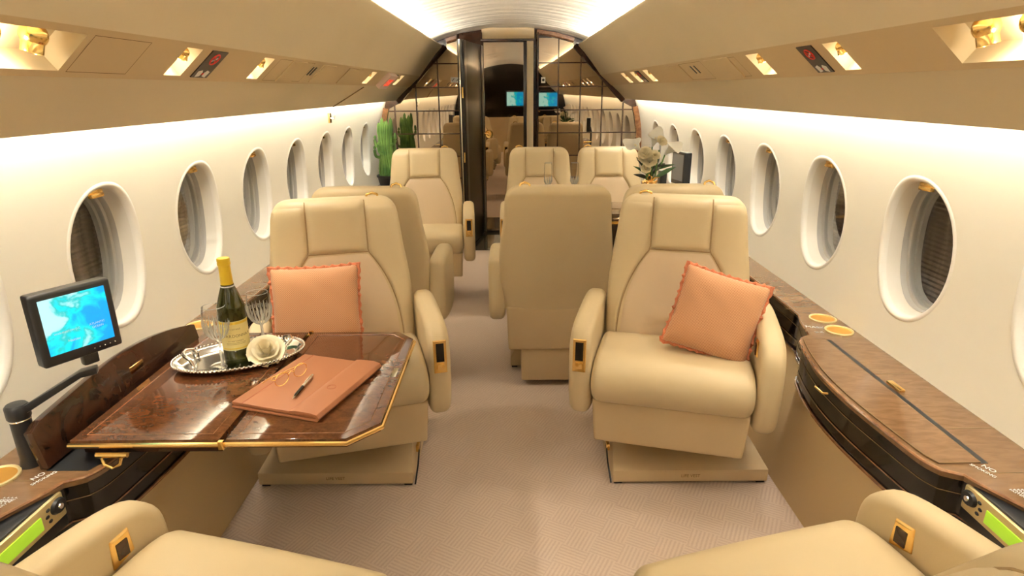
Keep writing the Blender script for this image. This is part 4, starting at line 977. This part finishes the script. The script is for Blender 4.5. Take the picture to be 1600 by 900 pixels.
# ------------------------------------------------------------------ dining table group on the right
dt = thing('dining_table', 'wood table with gold edge between the paired seats on the right', 'table', (.47, 3.33, 0))
obj('table_top', MB().box((-.42, -.27, .655), (.57, .27, .68)), 'burl', dt, bev=.003)
obj('gold_edge', MB().tube([(-.42, -.27, .668), (.57, -.27, .668), (.57, .27, .668), (-.42, .27, .668)], .008, 8, True), 'gold', dt)
obj('pedestal', MB().box((-.1, -.12, .0), (.4, .12, .655)), 'dark_wood', dt, bev=.01)
def flute(label, x, y):
    g = thing('champagne_flute', label, 'glass', (x, y, .681), 0, 'champagne flutes on the dining table')
    obj('foot', MB().lathe([(.0005, .004), (.025, .001), (.025, 0), (.0005, 0)], 24), 'crystal', g)
    obj('stem', MB().lathe([(.004, .003), (.0035, .06), (.006, .095), (.009, .105)], 8), 'crystal_cut', g, ang=20)
    obj('bowl', MB().lathe([(.0005, .105), (.011, .11), (.02, .13), (.0225, .16), (.0225, .20), (.021, .235)], 28), 'crystal', g, ang=60)
    obj('rim', MB().lathe([(.0205, .234), (.0212, .235), (.0205, .2365), (.0195, .235), (.0205, .234)], 24), 'crystal_cut', g)
    ct = MB()
    for j in range(10):
        a = 2 * PI * j / 10; ct.tube([(.0125 * math.cos(a), .0125 * math.sin(a), .112), (.020 * math.cos(a), .020 * math.sin(a), .130), (.0228 * math.cos(a), .0228 * math.sin(a), .160)], [.003, .0045, .0006], 4)
    obj('cut_flutes', ct, 'crystal_cut', g, ang=10)
flute('tall champagne flute in front of the far aisle-side seat', .215, 3.56)
flute('tall champagne flute in front of the gap between the two far seats', .368, 3.56)

vz = thing('flower_vase', 'slim glass vase with gold bow standing on the dining table', 'vase', (.725, 3.20, .681))
obj('vase_body', MB().lathe([(.0005, .002), (.028, .002), (.03, .01), (.024, .05), (.026, .12), (.034, .19), (.036, .20)], 28), 'crystal', vz)
obj('water', MB().lathe([(.0005, .005), (.026, .006), (.022, .05), (.024, .12), (.028, .15), (.0005, .151)], 24), thin_glass('water', (.75, .9, .7), .05), vz)
bwm = MB()
for k in range(5):
    a = k * 2 * PI / 5 + .3; bwm.tube([(.0, -.03, .175), (.03 * math.cos(a), -.04, .175 + .03 * math.sin(a)), (.045 * math.cos(a + .35), -.045, .175 + .045 * math.sin(a + .35)), (.03 * math.cos(a + .7), -.04, .175 + .03 * math.sin(a + .7)), (0, -.03, .175)], .005, 6)
bwm.tube([(.037 * math.cos(k * PI / 8), .037 * math.sin(k * PI / 8), .175) for k in range(16)], .005, 6, True)
obj('gold_bow', bwm, 'gold', vz)
tag(obj('black_box', MB().box((.80, 3.28, .681), (.835, 3.34, .90)), 'black', bev=.003), 'narrow black box standing beside the flower vase', 'box')
bq = thing('bouquet', 'bouquet of white calla lilies and cream roses with dark leaves in the glass vase', 'flowers', (.725, 3.20, .69))
stems = MB(); rnd = random.Random(4)
def blade(mb, p0, p1, w_, droop=.02):
    p0, p1 = Vector(p0), Vector(p1); d = p1 - p0; sd = d.cross(Vector((0, 1, 0))).normalized(); g = []
    for i in range(8):
        v = i / 7; c_ = p0 + d * v + Vector((0, 0, -droop * v * v)); ww = w_ * math.sin(PI * min(1, .12 + v * .88)) 
        g.append([tuple(c_ - sd * ww), tuple(c_ + Vector((0, -.003, 0))), tuple(c_ + sd * ww)])
    mb.grid(g)
heads = [(-.058, -.01, .325, 'c', -1), (.005, .01, .345, 'c', .25), (.068, -.01, .305, 'c', .9)]
for x, y, z, k, lean in heads: stems.tube([(0, 0, .02), (x * .25, y * .3, .22), (x * .7, y * .7, z - .07), (x, y, z)], .004, 6)
for (x, z) in ((-.03, .30), (-.015, .345), (.005, .29), (-.02, .245), (.035, .33)): stems.tube([(0, 0, .02), (x * .6, -.01, .16), (x, -.02, z)], .004, 6)
obj('stems', stems, 'stem', bq)
for i, (x, y, z, k, lean) in enumerate(heads):
    ax = Vector((lean * .8, -.25, .8)).normalized(); xa = ax.orthogonal().normalized(); xb = ax.cross(xa); g = []
    upd = (Vector((lean, -.2, .9)) - ax * ax.dot(Vector((lean, -.2, .9)))).normalized()
    for ii in range(10):
        v = ii / 9; row = []
        for j in range(21):
            a = 2 * PI * j / 20; dr = xa * math.cos(a) + xb * math.sin(a); fr = .005 + .026 * v ** 1.2; tipk = max(0, dr.dot(upd)) ** 3
            p = Vector((x, y, z)) + ax * (.065 * v + .035 * v ** 2 * tipk) + dr * (fr + .012 * v ** 4) - ax * .012 * v ** 5 * (1 - tipk)
            row.append(tuple(p))
        g.append(row)
    cl_ = obj('calla_lily', MB().grid(g), 'petal_white', bq, ang=90)
    obj('spadix', MB().tube([(x, y, z + .005), tuple(Vector((x, y, z)) + ax * .05)], .004, 6), 'petal', cl_)
for i, (x, z, r_) in enumerate(((-.038, .315, .032), (-.012, .275, .034), (-.03, .235, .024), (.012, .305, .026), (-.05, .285, .022), (.042, .375, .026))):
    obj('rose', rose(MB(), (x, -.03, z), r_, (.9, -.3 + i * .12), 20 + i, (3, 4, 5)), 'petal', bq, ang=80)
for k in range(16):
    a = -1.0 + 2.2 * k / 15; ln_ = rnd.uniform(.10, .17); q = MB(); b0 = (rnd.uniform(-.01, .03), rnd.uniform(-.02, .02), rnd.uniform(.17, .24))
    blade(q, b0, (b0[0] + ln_ * math.sin(a) * .9, b0[1] + rnd.uniform(-.03, .03), b0[2] + ln_ * math.cos(a) * .75), rnd.uniform(.007, .014))
    obj('leaf', q, 'leaf' if k % 3 else 'leaf_dark', bq)

# cactus
pt = thing('potted_cactus', 'tall green column cactus in a black pot on the left ledge by the mirrors', 'cactus', (-1.055, 5.28, LZ))
obj('pot', MB().lathe([(.0005, 0), (.07, 0), (.085, .05), (.09, .085), (.10, .09), (.10, .105), (.088, .105), (.086, .09), (.0005, .088)], 32), 'pot', pt)
for i, (x, y, h_, r_) in enumerate(((-.040, -.02, .46, .015), (-.012, -.04, .50, .016), (.016, -.045, .48, .015), (.042, -.02, .50, .015), (-.058, .02, .30, .013), (.0, .01, .47, .016), (.062, .01, .36, .013))):
    rs = []
    for q in range(22):
        v = q / 21; rr = r_ * (min(1, ((1 - v) * 7) ** .5) if v > .85 else 1) * (1 + .09 * math.sin(v * h_ * 190)); rs.append([(x + rr * (1 + .30 * math.cos(7 * 2 * PI * j / 28)) * math.cos(2 * PI * j / 28) + .01 * math.sin(v * 5 + i), y + rr * (1 + .30 * math.cos(7 * 2 * PI * j / 28)) * math.sin(2 * PI * j / 28), .085 + h_ * v) for j in range(28)])
    st = obj('cactus_column', MB().rings(rs), 'cactus', pt, ang=60)
    if i in (0, 3, 4, 1):
        sg = -1 if x < 0 else 1; z0 = .085 + h_ * (.55 if i != 1 else .4)
        obj('cactus_branch', MB().tube(cr([(x, y, z0), (x + sg * .035, y - .02, z0 + .012), (x + sg * .045, y - .022, z0 + .05), (x + sg * .042, y - .022, z0 + .10)], 4, False), [.010] + [.012] * 10 + [.010, .005], 8), 'cactus', st)
